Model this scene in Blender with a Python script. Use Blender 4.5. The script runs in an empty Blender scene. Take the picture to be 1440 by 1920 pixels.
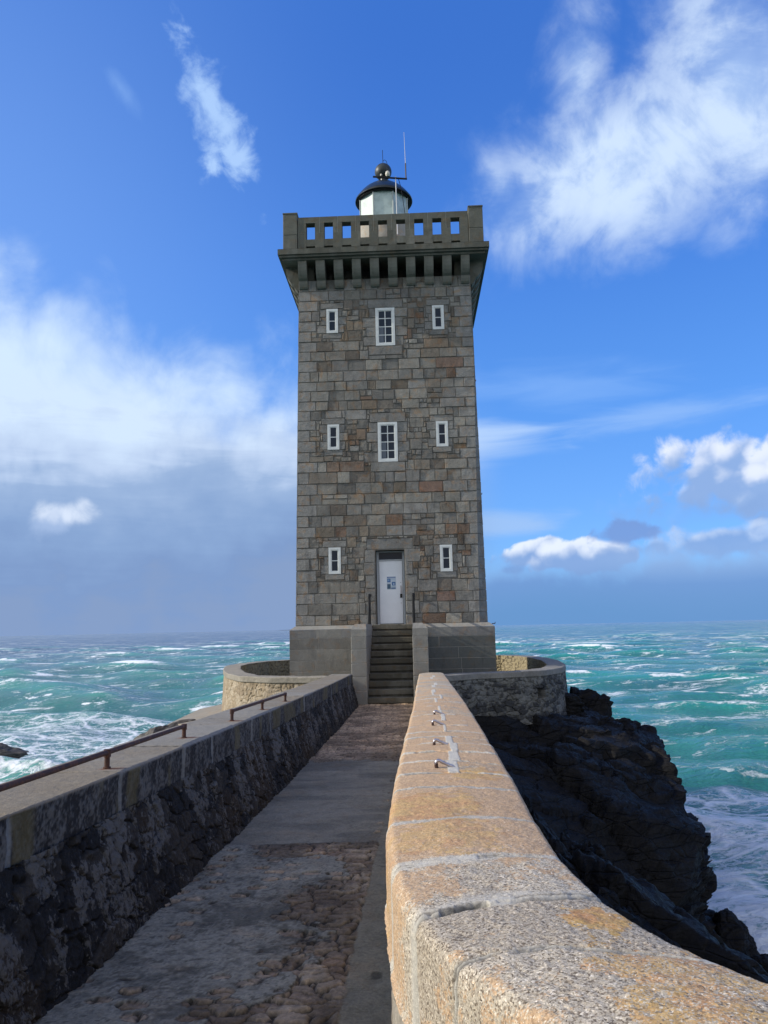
import bpy, math, random
import numpy as np
from mathutils import Matrix, Vector
R = math.radians
sc = bpy.context.scene
COL = bpy.data.collections.new("Collection"); sc.collection.children.link(COL)

# ------------------------------------------------------------------ camera
# the eye is the origin; +Y looks out along the causeway; the sea lies at z = SEA
SEA = -7.5
pitch, roll = R(8.55), R(1.23)
Fw = Vector((0, math.cos(pitch), math.sin(pitch))); R0 = Vector((1, 0, 0)); U0 = R0.cross(Fw)
Rt = R0*math.cos(roll) - U0*math.sin(roll); Up = U0*math.cos(roll) + R0*math.sin(roll)
cd = bpy.data.cameras.new("camera"); cam = bpy.data.objects.new("camera", cd); COL.objects.link(cam)
M = Matrix((Rt, Up, -Fw)).transposed().to_4x4(); cam.matrix_world = M
cd.sensor_fit = 'VERTICAL'; cd.sensor_height = 36.0; cd.lens = 36.0*1443/1920
cd.clip_start = 0.05; cd.clip_end = 60000
sc.camera = cam

# ------------------------------------------------------------------ node helper
class NT:
    def __init__(s, tree): s.t = tree; s.n = tree.nodes; s.l = tree.links
    def new(s, typ, **kw):
        n = s.n.new(typ)
        for k, v in kw.items(): setattr(n, k, v)
        return n
    def put(s, sock, v):
        if isinstance(v, bpy.types.NodeSocket): s.l.new(v, sock)
        elif isinstance(v, (tuple, list)):
            v = tuple(v)
            if len(sock.default_value) == 4 and len(v) == 3: v = v + (1,)
            sock.default_value = v
        else: sock.default_value = v
    def m(s, op, a, b=0.0, c=None, clamp=False):
        n = s.new('ShaderNodeMath', operation=op, use_clamp=clamp)
        s.put(n.inputs[0], a); s.put(n.inputs[1], b)
        if c is not None: s.put(n.inputs[2], c)
        return n.outputs[0]
    def add(s, a, b): return s.m('ADD', a, b)
    def sub(s, a, b): return s.m('SUBTRACT', a, b)
    def mul(s, a, b): return s.m('MULTIPLY', a, b)
    def mx(s, a, b): return s.m('MAXIMUM', a, b)
    def mn(s, a, b): return s.m('MINIMUM', a, b)
    def sm(s, x, lo, hi, a=0.0, b=1.0):
        n = s.new('ShaderNodeMapRange', interpolation_type='SMOOTHSTEP')
        s.put(n.inputs[0], x); s.put(n.inputs[1], lo); s.put(n.inputs[2], hi); s.put(n.inputs[3], a); s.put(n.inputs[4], b)
        return n.outputs[0]
    def mix(s, f, a, b, blend='MIX'):
        n = s.new('ShaderNodeMix', data_type='RGBA', blend_type=blend)
        s.put(n.inputs[0], f); s.put(n.inputs[6], a); s.put(n.inputs[7], b)
        return n.outputs[2]
    def vm(s, op, a, b=(0, 0, 0)):
        n = s.new('ShaderNodeVectorMath', operation=op)
        s.put(n.inputs[0], a)
        if op == 'SCALE': s.put(n.inputs[3], b)
        else: s.put(n.inputs[1], b)
        return n.outputs[0]
    def noise(s, vec, scale, det=4, rough=.55, dist=0.0, out=0):
        n = s.new('ShaderNodeTexNoise')
        s.put(n.inputs['Vector'], vec); s.put(n.inputs['Scale'], scale); s.put(n.inputs['Detail'], det)
        s.put(n.inputs['Roughness'], rough); s.put(n.inputs['Distortion'], dist)
        return n.outputs[out]
    def vor(s, vec, scale, feat='F1', out='Distance', rnd=1.0):
        n = s.new('ShaderNodeTexVoronoi', feature=feat)
        s.put(n.inputs['Vector'], vec); s.put(n.inputs['Scale'], scale); s.put(n.inputs['Randomness'], rnd)
        return n.outputs[out]
    def ramp(s, f, stops):
        n = s.new('ShaderNodeValToRGB'); e = n.color_ramp.elements
        while len(e) < len(stops): e.new(.5)
        for q, (p, c) in zip(e, stops): q.position = p; q.color = tuple(c) + (1,) if len(c) == 3 else c
        s.put(n.inputs[0], f); return n.outputs[0]
    def bump(s, h, strength=.5, dist=.01, nrm=None):
        n = s.new('ShaderNodeBump'); s.put(n.inputs['Height'], h); s.put(n.inputs['Strength'], strength); s.put(n.inputs['Distance'], dist)
        if nrm is not None: s.put(n.inputs['Normal'], nrm)
        return n.outputs[0]
    def attr(s, name, out='Fac'):
        n = s.new('ShaderNodeAttribute', attribute_name=name); return n.outputs[out]
    def obj(s): return s.new('ShaderNodeTexCoord').outputs['Object']
    def sep(s, v):
        n = s.new('ShaderNodeSeparateXYZ'); s.put(n.inputs[0], v); return n.outputs
    def comb(s, x, y, z):
        n = s.new('ShaderNodeCombineXYZ'); s.put(n.inputs[0], x); s.put(n.inputs[1], y); s.put(n.inputs[2], z); return n.outputs[0]
def material(name):
    m = bpy.data.materials.new(name); m.use_nodes = True
    t = NT(m.node_tree); b = t.n['Principled BSDF']; return m, t, b

# ------------------------------------------------------------------ sun and sky
SUN_EL = R(27); SUN_AZ = R(-92.5)      # azimuth measured from +Y towards +X
sd = Vector((math.sin(SUN_AZ)*math.cos(SUN_EL), math.cos(SUN_AZ)*math.cos(SUN_EL), math.sin(SUN_EL)))
ld = bpy.data.lights.new("sun", 'SUN'); ld.energy = 4.2; ld.angle = R(.5); ld.color = (1, .93, .82)
lo = bpy.data.objects.new("sun", ld); COL.objects.link(lo); lo.rotation_euler = sd.to_track_quat('Z', 'Y').to_euler()
w = bpy.data.worlds.new("World"); sc.world = w; w.use_nodes = True
W = NT(w.node_tree); bg = W.n['Background']
sky = W.new('ShaderNodeTexSky', sky_type='NISHITA'); sky.sun_disc = False; sky.sun_elevation = SUN_EL; sky.sun_rotation = SUN_AZ
sky.air_density = 1.0; sky.dust_density = .6; sky.ozone_density = 3.0
SKYK = .12
D = W.new('ShaderNodeTexCoord').outputs['Generated']
dx, dy, dz = W.sep(D)
el = W.mul(W.m('ARCSINE', dz), 57.2958)
az = W.mul(W.m('ARCTAN2', dx, dy), 57.2958)
def c255(r, g, b):
    f = lambda v: ((v/255+.055)/1.055)**2.4 if v > 10 else v/255/12.92
    return (f(r)/SKYK, f(g)/SKYK, f(b)/SKYK)
base = W.mix(1.0, sky.outputs[0], (.62, .98, 1.62), 'MULTIPLY')
base = W.mix(W.sm(el, -2, 32, .42, .72), base, W.ramp(W.sm(el, 0, 42), [(0, c255(118, 176, 243)), (.3, c255(92, 158, 240)), (.62, c255(76, 138, 229)), (1, c255(58, 115, 208))]))
n_big = W.noise(D, 3.2, 6, .55, .3)
n_mid = W.noise(D, 9, 7, .6, .5)
n_fine = W.noise(D, 24, 6, .6, .4)
n_str = W.noise(W.vm('MULTIPLY', D, (1, 1, 6)), 7, 5, .55, .6)
nm = W.sub(n_mid, .5); nb = W.sub(n_big, .5); nf = W.sub(n_fine, .5); ns = W.sub(n_str, .5)
Dw = W.vm('ADD', D, W.vm('SCALE', W.noise(D, 14, 4, .6, out=1), .035))
def billow(vec, two=True):
    d1 = W.vor(vec, 15); d2 = W.vor(vec, 36)
    return W.sub(.40, W.add(W.mul(d1, .66), W.mul(d2, .34)))
nbil = billow(Dw); nbil2 = billow(W.vm('ADD', Dw, (.010, .002, -.010)))
def ell(a0, e0, ra, re, ang=0.0):
    c, s_ = math.cos(R(ang)), math.sin(R(ang))
    da, de = W.sub(az, a0), W.sub(el, e0)
    p = W.m('DIVIDE', W.add(W.mul(da, c), W.mul(de, s_)), ra)
    q = W.m('DIVIDE', W.sub(W.mul(de, c), W.mul(da, s_)), re)
    return W.sub(1.0, W.m('SQRT', W.add(W.mul(p, p), W.mul(q, q))))
def over(col, mask, c):
    return W.mix(mask, col, c)
# faint veil over the left half of the sky, towards the sun
base = over(base, W.mul(W.sm(az, 4, -34), W.sm(el, 60, 25, 0, .38)), c255(140, 182, 245))
# veils right of the tower
v1 = W.sm(W.add(ell(7, 13.6, 8.5, 2.2, 2), W.mul(ns, 1.3)), .05, 1.0)
base = over(base, W.mul(v1, .75), c255(188, 214, 248))
v2 = W.sm(W.add(ell(20, 14.4, 13, 1.5, 3), W.mul(ns, 1.6)), .1, 1.1)
base = over(base, W.mul(v2, .5), c255(160, 196, 246))
v3 = W.sm(W.add(ell(8, 7.4, 8, 1.4, 0), W.mul(ns, 1.2)), .05, .8)
base = over(base, W.mul(v3, .7), c255(165, 196, 238))
v4 = W.sm(W.add(ell(13, 17, 12, 2.6, -4), W.mul(ns, 1.5)), .0, 1.1)
base = over(base, W.mul(v4, .35), c255(150, 192, 250))
# upper right cloud
A = W.mx(W.mx(ell(19, 31.2, 10.5, 5.0, 8), ell(27, 34.5, 7.5, 8.5, 30)), W.mx(W.sub(ell(16.5, 37, 4.5, 7.5, -12), .1), W.sub(ell(10, 31, 5.5, 3.6, -40), .12)))
A = W.mx(A, W.add(ell(20, 31.0, 10.5, 4.6, 10), .55))
A = W.mx(A, W.add(ell(27.5, 33.5, 6, 7.5, 20), .5))
Am = W.sm(W.add(W.add(A, W.mul(nm, 1.15)), W.add(W.mul(nb, .7), W.add(W.mul(nf, .3), W.mul(nbil, .35)))), .02, 1.25)
Ac = W.mix(W.sm(W.add(n_mid, W.mul(nf, .4)), .36, .62), c255(158, 188, 236), c255(206, 226, 252))
base = over(base, W.mul(Am, .96), Ac)
# small ragged wisp, upper left
B = W.mx(W.mx(ell(-13.0, 35.4, 5.6, 2.0, -58), ell(-11.6, 33.3, 2.8, 1.7, -50)), W.mx(W.sub(ell(-14.2, 36.9, 2.6, 1.5, 10), .05), W.sub(ell(-12.9, 32.4, 2.0, 1.2, 60), .1)))
Bm = W.sm(W.add(W.add(B, W.mul(nm, 1.5)), W.mul(nf, 2.6)), .02, .95)
base = over(base, W.mul(Bm, .8), c255(180, 212, 252))
B2 = W.sm(W.add(W.add(ell(-20, 36, 3.2, 1.2, -40), W.mul(nm, 2.0)), W.mul(nf, .8)), .35, 1.4)
base = over(base, W.mul(B2, .35), c255(160, 200, 250))
# large bank on the left
bnd = W.add(W.add(15.6, W.mul(az, -.24)), W.add(W.mul(nb, 12), W.add(W.mul(nbil, 3.5), W.mul(nm, 9))))
Cm = W.mul(W.sm(W.sub(bnd, el), -4.8, 3.4), W.sm(az, 9.5, 2.0))
Cl = W.sm(el, .0, 20.5)
jit = W.add(Cl, W.add(W.mul(nb, .55), W.add(W.mul(ns, .30), W.add(W.mul(nm, .30), W.mul(nbil, .22)))))
Cc = W.ramp(jit, [(0, c255(130, 154, 194)), (.12, c255(124, 152, 197)), (.30, c255(134, 163, 206)), (.50, c255(152, 178, 216)), (.64, c255(186, 206, 236)), (.80, c255(206, 226, 250)), (1, c255(206, 228, 253))])
base = over(base, Cm, Cc)
# bright heaped clouds with shaded bases; light from the left
n_off = W.noise(W.vm('ADD', D, (.02, .004, -.016)), 9, 7, .6, .5)
relief = W.sm(W.sub(n_mid, n_off), -.10, .12)
def cumulus(col, e, top, bot, crisp=.28, dark=c255(128, 160, 212), lite=c255(228, 236, 252), op=.97, k=1.0):
    mk = W.sm(W.add(e, W.add(W.mul(nbil, 1.2*k), W.mul(nf, 1.3*k))), 0.0, crisp)
    rl = W.sub(nbil2, nbil)
    lit = W.add(W.mul(W.sm(el, bot, top), .8), W.add(W.mul(rl, 2.2), W.add(W.mul(nbil, .9), W.mul(nm, 1.2))))
    return over(col, W.mul(mk, op), W.mix(W.sm(lit, .05, .85), dark, lite))
base = cumulus(base, W.add(.2, W.mx(ell(25.2, 9.3, 7.0, 3.2, 0), ell(23.6, 10.2, 2.6, 2.0, 0))), 11.4, 7.2, .45, c255(140, 172, 222))
base = cumulus(base, W.add(ell(24, 7.6, 9, 1.8, 0), .15), 9.5, 6.0, 1.0, c255(132, 166, 218), c255(160, 188, 230), .7)
base = cumulus(base, W.add(.18, W.mx(ell(13.0, 4.9, 5.8, 1.4, 0), ell(11.6, 5.6, 2.8, .9, 0))), 5.8, 3.7, .3, c255(132, 165, 217), c255(228, 237, 252))
base = cumulus(base, W.add(.22, ell(24.0, 5.3, 8.0, 1.5, 0)), 6.4, 4.4, .5, c255(132, 165, 217), c255(200, 217, 244), .85)
base = cumulus(base, W.add(.15, ell(17.8, 6.3, 3.2, 1.0, -2)), 9.5, 7.6, .45, c255(118, 151, 210), c255(140, 174, 226), .85)
base = cumulus(base, W.sub(ell(9.5, 4.0, 2.6, .7, 0), .05), 9.5, 7.6, .5, c255(112, 148, 206), c255(140, 174, 226), .8)
# bank on the right above the horizon
bndr = W.add(4.5, W.add(W.mul(nm, 4.0), W.add(W.mul(nbil, 2.0), W.mul(nb, 6))))
Rm = W.mul(W.sm(W.sub(bndr, el), -1.2, 1.3), W.sm(az, 3, 8))
Rc = W.ramp(W.add(W.sm(el, 0, 8), W.mul(nb, .5)), [(0, c255(100, 146, 200)), (.3, c255(110, 150, 206)), (.6, c255(140, 174, 222)), (1, c255(178, 204, 240))])
base = over(base, W.mul(Rm, .95), Rc)
base = cumulus(base, W.add(.12, ell(-23.3, 7.9, 2.8, 1.3, 22)), 8.8, 6.0, .6, c255(160, 184, 222), c255(218, 230, 249), .9, .8)
# unseen broken bright cloud, added behind the camera to lighten the shaded faces
bk = W.mul(W.sm(dy, .15, -.35), W.sm(W.add(n_big, W.mul(nm, .3)), .40, .56))
base = over(base, W.mul(bk, .9), (8.2, 7.8, 7.3))
base = W.mix(W.sm(el, -.5, -4), base, (.6, .8, 1.0))
W.put(bg.inputs[0], base); bg.inputs[1].default_value = SKYK
try: w.cycles.sampling_method = 'MANUAL'; w.cycles.sample_map_resolution = 512
except Exception: pass
sc.view_settings.view_transform = 'Standard'; sc.view_settings.look = 'None'; sc.view_settings.exposure = 0.12; sc.view_settings.gamma = 1

# ------------------------------------------------------------------ numpy noise
def h3(ix, iy, iz, seed=0):
    n = (ix.astype(np.int64)*73856093) ^ (iy.astype(np.int64)*19349663) ^ (iz.astype(np.int64)*83492791) ^ (seed*2654435761 % 4294967296)
    n = n & 0xffffffff
    n = ((n >> 16) ^ n)*0x45d9f3b & 0xffffffff; n = ((n >> 16) ^ n)*0x45d9f3b & 0xffffffff; n = (n >> 16) ^ n
    return (n & 0xffffff)/float(0xffffff)
def vn(x, y, z, seed=0):
    x, y, z = np.broadcast_arrays(x, y, z)
    ix, iy, iz = np.floor(x), np.floor(y), np.floor(z); fx, fy, fz = x-ix, y-iy, z-iz
    s = lambda t: t*t*t*(t*(t*6-15)+10); fx, fy, fz = s(fx), s(fy), s(fz); r = 0
    for a in (0, 1):
        for b in (0, 1):
            for c in (0, 1):
                r = r + h3(ix+a, iy+b, iz+c, seed)*(fx if a else 1-fx)*(fy if b else 1-fy)*(fz if c else 1-fz)
    return r
def fbm(x, y, z=0.0, o=4, g=.5, seed=0):
    r = 0; a = 1; t = 0
    for i in range(o):
        r = r + a*vn(x*2**i+i*7.3, y*2**i-i*3.1, np.asarray(z)*2**i+i*1.7, seed+i); t += a; a *= g
    return r/t
def vor2(x, y, seed=0, jit=.8):
    ix, iy = np.floor(x), np.floor(y); f1 = np.full(x.shape, 9.); f2 = np.full(x.shape, 9.); idv = np.zeros(x.shape)
    for a in (-1, 0, 1):
        for b in (-1, 0, 1):
            cx, cy = ix+a, iy+b
            px = cx+.5+(h3(cx, cy, cx*0, seed)-.5)*jit; py = cy+.5+(h3(cx, cy, cx*0+1, seed)-.5)*jit
            d = np.hypot(px-x, py-y); hid = h3(cx, cy, cx*0+2, seed)
            c = d < f1; f2 = np.where(c, f1, np.minimum(f2, d)); idv = np.where(c, hid, idv); f1 = np.where(c, d, f1)
    return f1, f2, idv
def ss(x, a, b):
    t = np.clip((x-a)/(b-a), 0, 1); return t*t*(3-2*t)
def lerp(a, b, t): return a+(b-a)*t
def lerpc(a, b, t): return np.asarray(a)*(1-t[..., None]) + np.asarray(b)*t[..., None]

# ------------------------------------------------------------------ object helpers
def tag(o, label=None, cat=None, group=None, kind=None):
    for k, v in (('label', label), ('category', cat), ('group', group), ('kind', kind)):
        if v: o[k] = v
    return o
def empty(name, loc, rz=0.0, **kw):
    o = bpy.data.objects.new(name, None); COL.objects.link(o); o.location = loc; o.rotation_euler = (0, 0, rz); o.empty_display_size = .3
    return tag(o, **kw)
def link(name, me, mat, parent=None):
    o = bpy.data.objects.new(name, me); COL.objects.link(o)
    if mat is not None: me.materials.append(mat)
    if parent is not None: o.parent = parent
    return o
def grid(name, P, mat, parent=None, col=None, attrs=None, smooth=True, wrap=False, flip=False):
    nu, nv = P.shape[:2]; idx = np.arange(nu*nv).reshape(nu, nv)
    if wrap: idx = np.concatenate([idx, idx[:, :1]], 1)
    q = np.stack([idx[:-1, :-1], idx[1:, :-1], idx[1:, 1:], idx[:-1, 1:]], -1).reshape(-1, 4)
    if flip: q = q[:, ::-1]
    me = bpy.data.meshes.new(name); me.vertices.add(nu*nv); me.vertices.foreach_set('co', P.reshape(-1).astype(np.float32))
    me.loops.add(q.size); me.loops.foreach_set('vertex_index', q.reshape(-1).astype(np.int32))
    me.polygons.add(len(q)); me.polygons.foreach_set('loop_start', np.arange(0, q.size, 4, dtype=np.int32))
    me.update(calc_edges=True)
    if smooth: me.polygons.foreach_set('use_smooth', np.ones(len(q), bool))
    if col is not None:
        a = me.color_attributes.new('Col', 'FLOAT_COLOR', 'POINT'); c = np.ones((nu*nv, 4), np.float32); c[:, :3] = np.clip(col.reshape(-1, 3), 0, 1); a.data.foreach_set('color', c.reshape(-1))
    for k, v in (attrs or {}).items():
        a = me.attributes.new(k, 'FLOAT', 'POINT'); a.data.foreach_set('value', v.reshape(-1).astype(np.float32))
    return link(name, me, mat, parent)
class MB:
    """collects faces with a colour each and links them as one mesh object"""
    def __init__(s): s.v = []; s.f = []; s.c = []
    def poly(s, pts, c=(1, 1, 1)):
        i = len(s.v); s.v += [tuple(p) for p in pts]; s.f.append(tuple(range(i, i+len(pts)))); s.c.append(c)
    def mesh(s, V, F, c=(1, 1, 1)):
        i = len(s.v); s.v += [tuple(p) for p in V]
        for f in F: s.f.append(tuple(i+k for k in f)); s.c.append(c)
    def box(s, x0, x1, y0, y1, z0, z1, c=(1, 1, 1), bev=0.0):
        if bev <= 0:
            V = [(x, y, z) for z in (z0, z1) for y in (y0, y1) for x in (x0, x1)]
            s.mesh(V, [(0, 2, 3, 1), (4, 5, 7, 6), (0, 1, 5, 4), (2, 6, 7, 3), (0, 4, 6, 2), (1, 3, 7, 5)], c); return
        b = bev; V = []; ids = {}
        X, Y, Z = (x0, x1), (y0, y1), (z0, z1)
        for i in (0, 1):
            for j in (0, 1):
                for k in (0, 1):
                    sx, sy, sz = (1 if i == 0 else -1), (1 if j == 0 else -1), (1 if k == 0 else -1)
                    ids[i, j, k, 0] = len(V); V.append((X[i], Y[j]+sy*b, Z[k]+sz*b))
                    ids[i, j, k, 1] = len(V); V.append((X[i]+sx*b, Y[j], Z[k]+sz*b))
                    ids[i, j, k, 2] = len(V); V.append((X[i]+sx*b, Y[j]+sy*b, Z[k]))
        F = []
        for i in (0, 1):
            f = [ids[i, 0, 0, 0], ids[i, 0, 1, 0], ids[i, 1, 1, 0], ids[i, 1, 0, 0]]; F.append(f if i == 0 else f[::-1])
            f = [ids[0, i, 0, 1], ids[1, i, 0, 1], ids[1, i, 1, 1], ids[0, i, 1, 1]]; F.append(f if i == 0 else f[::-1])
            f = [ids[0, 0, i, 2], ids[0, 1, i, 2], ids[1, 1, i, 2], ids[1, 0, i, 2]]; F.append(f if i == 0 else f[::-1])
        for i in (0, 1):
            for j in (0, 1):
                p = (i+j) % 2
                f = [ids[i, j, 0, 0], ids[i, j, 0, 1], ids[i, j, 1, 1], ids[i, j, 1, 0]]; F.append(f if p else f[::-1])
                f = [ids[i, 0, j, 0], ids[i, 0, j, 2], ids[i, 1, j, 2], ids[i, 1, j, 0]]; F.append(f[::-1] if p else f)
                f = [ids[0, i, j, 1], ids[0, i, j, 2], ids[1, i, j, 2], ids[1, i, j, 1]]; F.append(f if p else f[::-1])
                for k in (0, 1):
                    f = [ids[i, j, k, 0], ids[i, j, k, 1], ids[i, j, k, 2]]; F.append(f if (i+j+k) % 2 == 0 else f[::-1])
        s.mesh(V, F, c)
    def tube(s, pts, r, n=10, c=(1, 1, 1), cap=True):
        pts = [Vector(p) for p in pts]; rs = r if isinstance(r, (list, tuple)) else [r]*len(pts); rings = []; up = Vector((0, 0, 1))
        V = []
        prev = None
        for i, p in enumerate(pts):
            t = (pts[min(i+1, len(pts)-1)]-pts[max(i-1, 0)]).normalized()
            if prev is None: a = t.orthogonal().normalized()
            else: a = (prev - t*prev.dot(t)).normalized()
            prev = a; b = t.cross(a)
            for k in range(n):
                g = 2*math.pi*k/n; V.append(p+(a*math.cos(g)+b*math.sin(g))*rs[i])
        F = [(i*n+k, i*n+(k+1) % n, (i+1)*n+(k+1) % n, (i+1)*n+k) for i in range(len(pts)-1) for k in range(n)]
        if cap: F += [tuple(range(n))[::-1], tuple((len(pts)-1)*n+k for k in range(n))]
        s.mesh(V, F, c)
    def lathe(s, prof, cx, cy, n=32, c=(1, 1, 1), ph=0.0):
        V = [(cx+r*math.cos(ph+2*math.pi*k/n), cy+r*math.sin(ph+2*math.pi*k/n), z) for r, z in prof for k in range(n)]
        s.mesh(V, [(i*n+k, i*n+(k+1) % n, (i+1)*n+(k+1) % n, (i+1)*n+k) for i in range(len(prof)-1) for k in range(n)], c)
    def build(s, name, mat, parent=None, smooth=False, xf=None):
        me = bpy.data.meshes.new(name)
        V = [xf(p) for p in s.v] if xf else s.v
        me.from_pydata(V, [], s.f); me.update()
        a = me.color_attributes.new('Col', 'FLOAT_COLOR', 'CORNER'); cc = []
        for f, c in zip(s.f, s.c): cc += [c[0], c[1], c[2], 1.0]*len(f)
        a.data.foreach_set('color', cc)
        if smooth: me.polygons.foreach_set('use_smooth', [True]*len(s.f)); me.set_sharp_from_angle(angle=R(40))
        return link(name, me, mat, parent)

# ------------------------------------------------------------------ materials
def stone_mat(name, speck=.5, sc_=60, rough=.85, bumpd=.006, grime=.35, gscale=1.3, bs=.8, stain=0.0):
    m, t, b = material(name); o = t.obj(); c = t.attr('Col', 'Color')
    n1 = t.noise(o, sc_, 5, .7); n2 = t.noise(o, gscale, 6, .6, .4); n3 = t.noise(o, sc_*.22, 4, .65)
    f = t.add(t.mul(t.sub(n1, .5), speck*2), t.add(t.mul(t.sub(n2, .5), grime*1.6), t.mul(t.sub(n3, .5), speck)))
    f = t.m('MAXIMUM', t.add(f, 1.0), .15)
    col = t.mix(1.0, c, t.comb(f, f, f), 'MULTIPLY')
    if stain:
        s1 = t.noise(o, 3.3, 6, .68, .7); s2 = t.noise(t.vm('MULTIPLY', o, (5, 5, .7)), 1.0, 5, .6); s3 = t.noise(o, 1.1, 3, .5)
        col = t.mix(t.mul(t.sm(s1, .50, .68), stain), col, t.mix(1.0, col, (1.25, .86, .56), 'MULTIPLY'))
        col = t.mix(t.mul(t.sm(s2, .54, .72), stain*.75), col, t.mix(1.0, col, (.45, .45, .46), 'MULTIPLY'))
        col = t.mix(t.mul(t.sm(t.add(s3, t.mul(t.sub(s2, .5), .5)), .56, .70), stain*.35), col, (.36, .355, .32))
    t.put(b.inputs['Base Color'], col); b.inputs['Roughness'].default_value = rough
    t.put(b.inputs['Normal'], t.bump(t.add(n1, t.mul(n3, 1.5)), bs, bumpd)); b.inputs['Specular IOR Level'].default_value = .3
    return m
M_ASHLAR = stone_mat('granite_ashlar', .50, 34, .88, .03, .60, 2.6, 1.0, .75)
M_DARKG = stone_mat('weathered_granite', .30, 30, .9, .015, .45, 1.6, .8, .5)
M_SMOOTH = stone_mat('dressed_granite', .32, 45, .88, .012, .40, 2.0, .8, .55)
M_RUBBLE = stone_mat('rubble_masonry', .55, 55, .9, .010, .5, 2.5)
M_PATH = stone_mat('path_surface', .75, 55, .85, .012, .55, 3.0, 1.0, .25)
M_COPE = stone_mat('pale_coping', .38, 90, .85, .006, .2, 1.4)
def plain(name, col, rough=.5, metal=0.0, spec=.5, var=.0, vs=8, bumpd=0.0):
    m, t, b = material(name)
    if var:
        n = t.noise(t.obj(), vs, 5, .65)
        t.put(b.inputs['Base Color'], t.mix(t.sm(n, .3, .7), tuple(x*(1-var) for x in col), tuple(min(1, x*(1+var)) for x in col)))
        if bumpd: t.put(b.inputs['Normal'], t.bump(n, .6, bumpd))
    else: t.put(b.inputs['Base Color'], col)
    b.inputs['Roughness'].default_value = rough; b.inputs['Metallic'].default_value = metal; b.inputs['Specular IOR Level'].default_value = spec
    return m
M_WHITE = plain('white_paint', (.66, .68, .66), .5, var=.08, vs=5)
M_DOOR = plain('door_paint', (.80, .82, .86), .35, var=.04, vs=2)
M_DARKPANE = plain('dark_pane', (.016, .026, .045), .12, spec=.18)
M_BLACK = plain('black_paint', (.008, .009, .010), .5, spec=.25)
M_DOME = plain('dark_green_paint', (.018, .024, .025), .3, var=.3, vs=4)
M_BALL = plain('weathered_copper_ball', (.03, .038, .038), .48, metal=.1, var=.4, vs=9)
M_STEEL = plain('polished_steel', (.42, .40, .43), .28, metal=1.0, var=.15, vs=40)
M_GREY = plain('aerial_grey', (.6, .6, .6), .5)
M_CREAM = plain('cream_plastic', (.6, .56, .46), .4)
m, t, b = material('lantern_glass'); n = t.noise(t.obj(), 3, 4, .6)
t.put(b.inputs['Base Color'], t.mix(t.sm(n, .35, .65), (.36, .44, .41), (.50, .60, .56))); b.inputs['Roughness'].default_value = .12; M_LGLASS = m
m, t, b = material('rusty_iron'); o = t.obj(); n = t.noise(o, 30, 6, .7); n2 = t.noise(o, 140, 4, .6)
t.put(b.inputs['Base Color'], t.ramp(n, [(.3, (.018, .012, .012)), (.5, (.055, .022, .014)), (.7, (.14, .05, .022))])); b.inputs['Roughness'].default_value = .75
t.put(b.inputs['Normal'], t.bump(t.add(n, n2), .7, .003)); M_RUST = m

# ------------------------------------------------------------------ tower frame: local u (right), v (away), z
TH = R(-2.1)
rv = Vector((math.cos(TH), math.sin(TH), 0)); dv = Vector((-math.sin(TH), math.cos(TH), 0))
UC, V0, HB = -.745, 25.03, 3.085          # axis u, front plane v at the foot, half width at the foot
GZ = -2.12                                # terrace level
tower_c = rv*UC + dv*(V0+HB)
tower = empty('lighthouse', (tower_c.x, tower_c.y, GZ), TH, label='tall square grey granite lighthouse with corbelled gallery, black dome and white door', cat='lighthouse')
def TL(p):     # (u, v, z) -> tower-local
    return (p[0]-UC, p[1]-(V0+HB), p[2]-GZ)
Z0, ZT = .10, 11.98
def half(z): return HB - .135*(z-Z0)/11.5
random.seed(5)
GREYS = [(.25, .236, .207), (.222, .214, .192), (.262, .248, .217), (.205, .20, .184), (.235, .228, .212), (.28, .265, .23), (.185, .18, .165)]
BROWNS = [(.19, .168, .14), (.205, .175, .137), (.165, .145, .122), (.22, .195, .16)]
RUSTS = [(.195, .145, .105), (.19, .135, .10), (.215, .165, .115)]
def pick(u, z, side):
    r = random.random(); band = .17
    if 2.75 < z < 3.15: band = .55
    if 4.7 < z < 6.7 and u < -.6: band = .6
    if 5.0 < z < 7 and u > .2: band = .3
    if .1 < z < 2.7 and abs(u) > .6: band = .35
    if 9.4 < z < 11.2: band = .38
    if side: band = .25
    if r < band*.14: c = random.choice(RUSTS)
    elif r < band: c = random.choice(BROWNS)
    else: c = random.choice(GREYS)
    k = random.uniform(.74, 1.18); return (c[0]*k, c[1]*k, c[2]*k)
SPECIAL = [(.28, 4.42, (.30, .11, .06)), (1.28, 9.0, (.26, .105, .06)), (1.1, 3.0, (.25, .13, .07)), (1.55, 3.0, (.24, .11, .05)), (-2.55, 2.98, (.27, .12, .06)), (-1.9, 10.4, (.27, .19, .10)), (-1.7, 6.35, (.30, .16, .07)), (-1.75, 6.05, (.31, .14, .06)), (-2.6, 5.3, (.27, .15, .09)), (-2.1, 5.3, (.24, .12, .07)), (.2, 3.0, (.24, .13, .07)), (.75, .9, (.22, .08, .06)), (-1.5, 7.55, (.26, .17, .09)), (.9, 9.6, (.25, .17, .10)), (1.65, 10.2, (.30, .21, .11)), (-2.9, 2.6, (.23, .12, .07))]
def rsub(rects, hole):
    out = []; a0, a1, b0, b1 = hole
    for (x0, x1, y0, y1) in rects:
        if x1 <= a0+1e-4 or x0 >= a1-1e-4 or y1 <= b0+1e-4 or y0 >= b1-1e-4: out.append((x0, x1, y0, y1)); continue
        if x0 < a0: out.append((x0, a0, y0, y1))
        if x1 > a1: out.append((a1, x1, y0, y1))
        m0, m1 = max(x0, a0), min(x1, a1)
        if y0 < b0: out.append((m0, m1, y0, b0))
        if y1 > b1: out.append((m0, m1, b1, y1))
    return out
WB = dict(w=.66, h=1.36); WS = dict(w=.40, h=.87)
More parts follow.
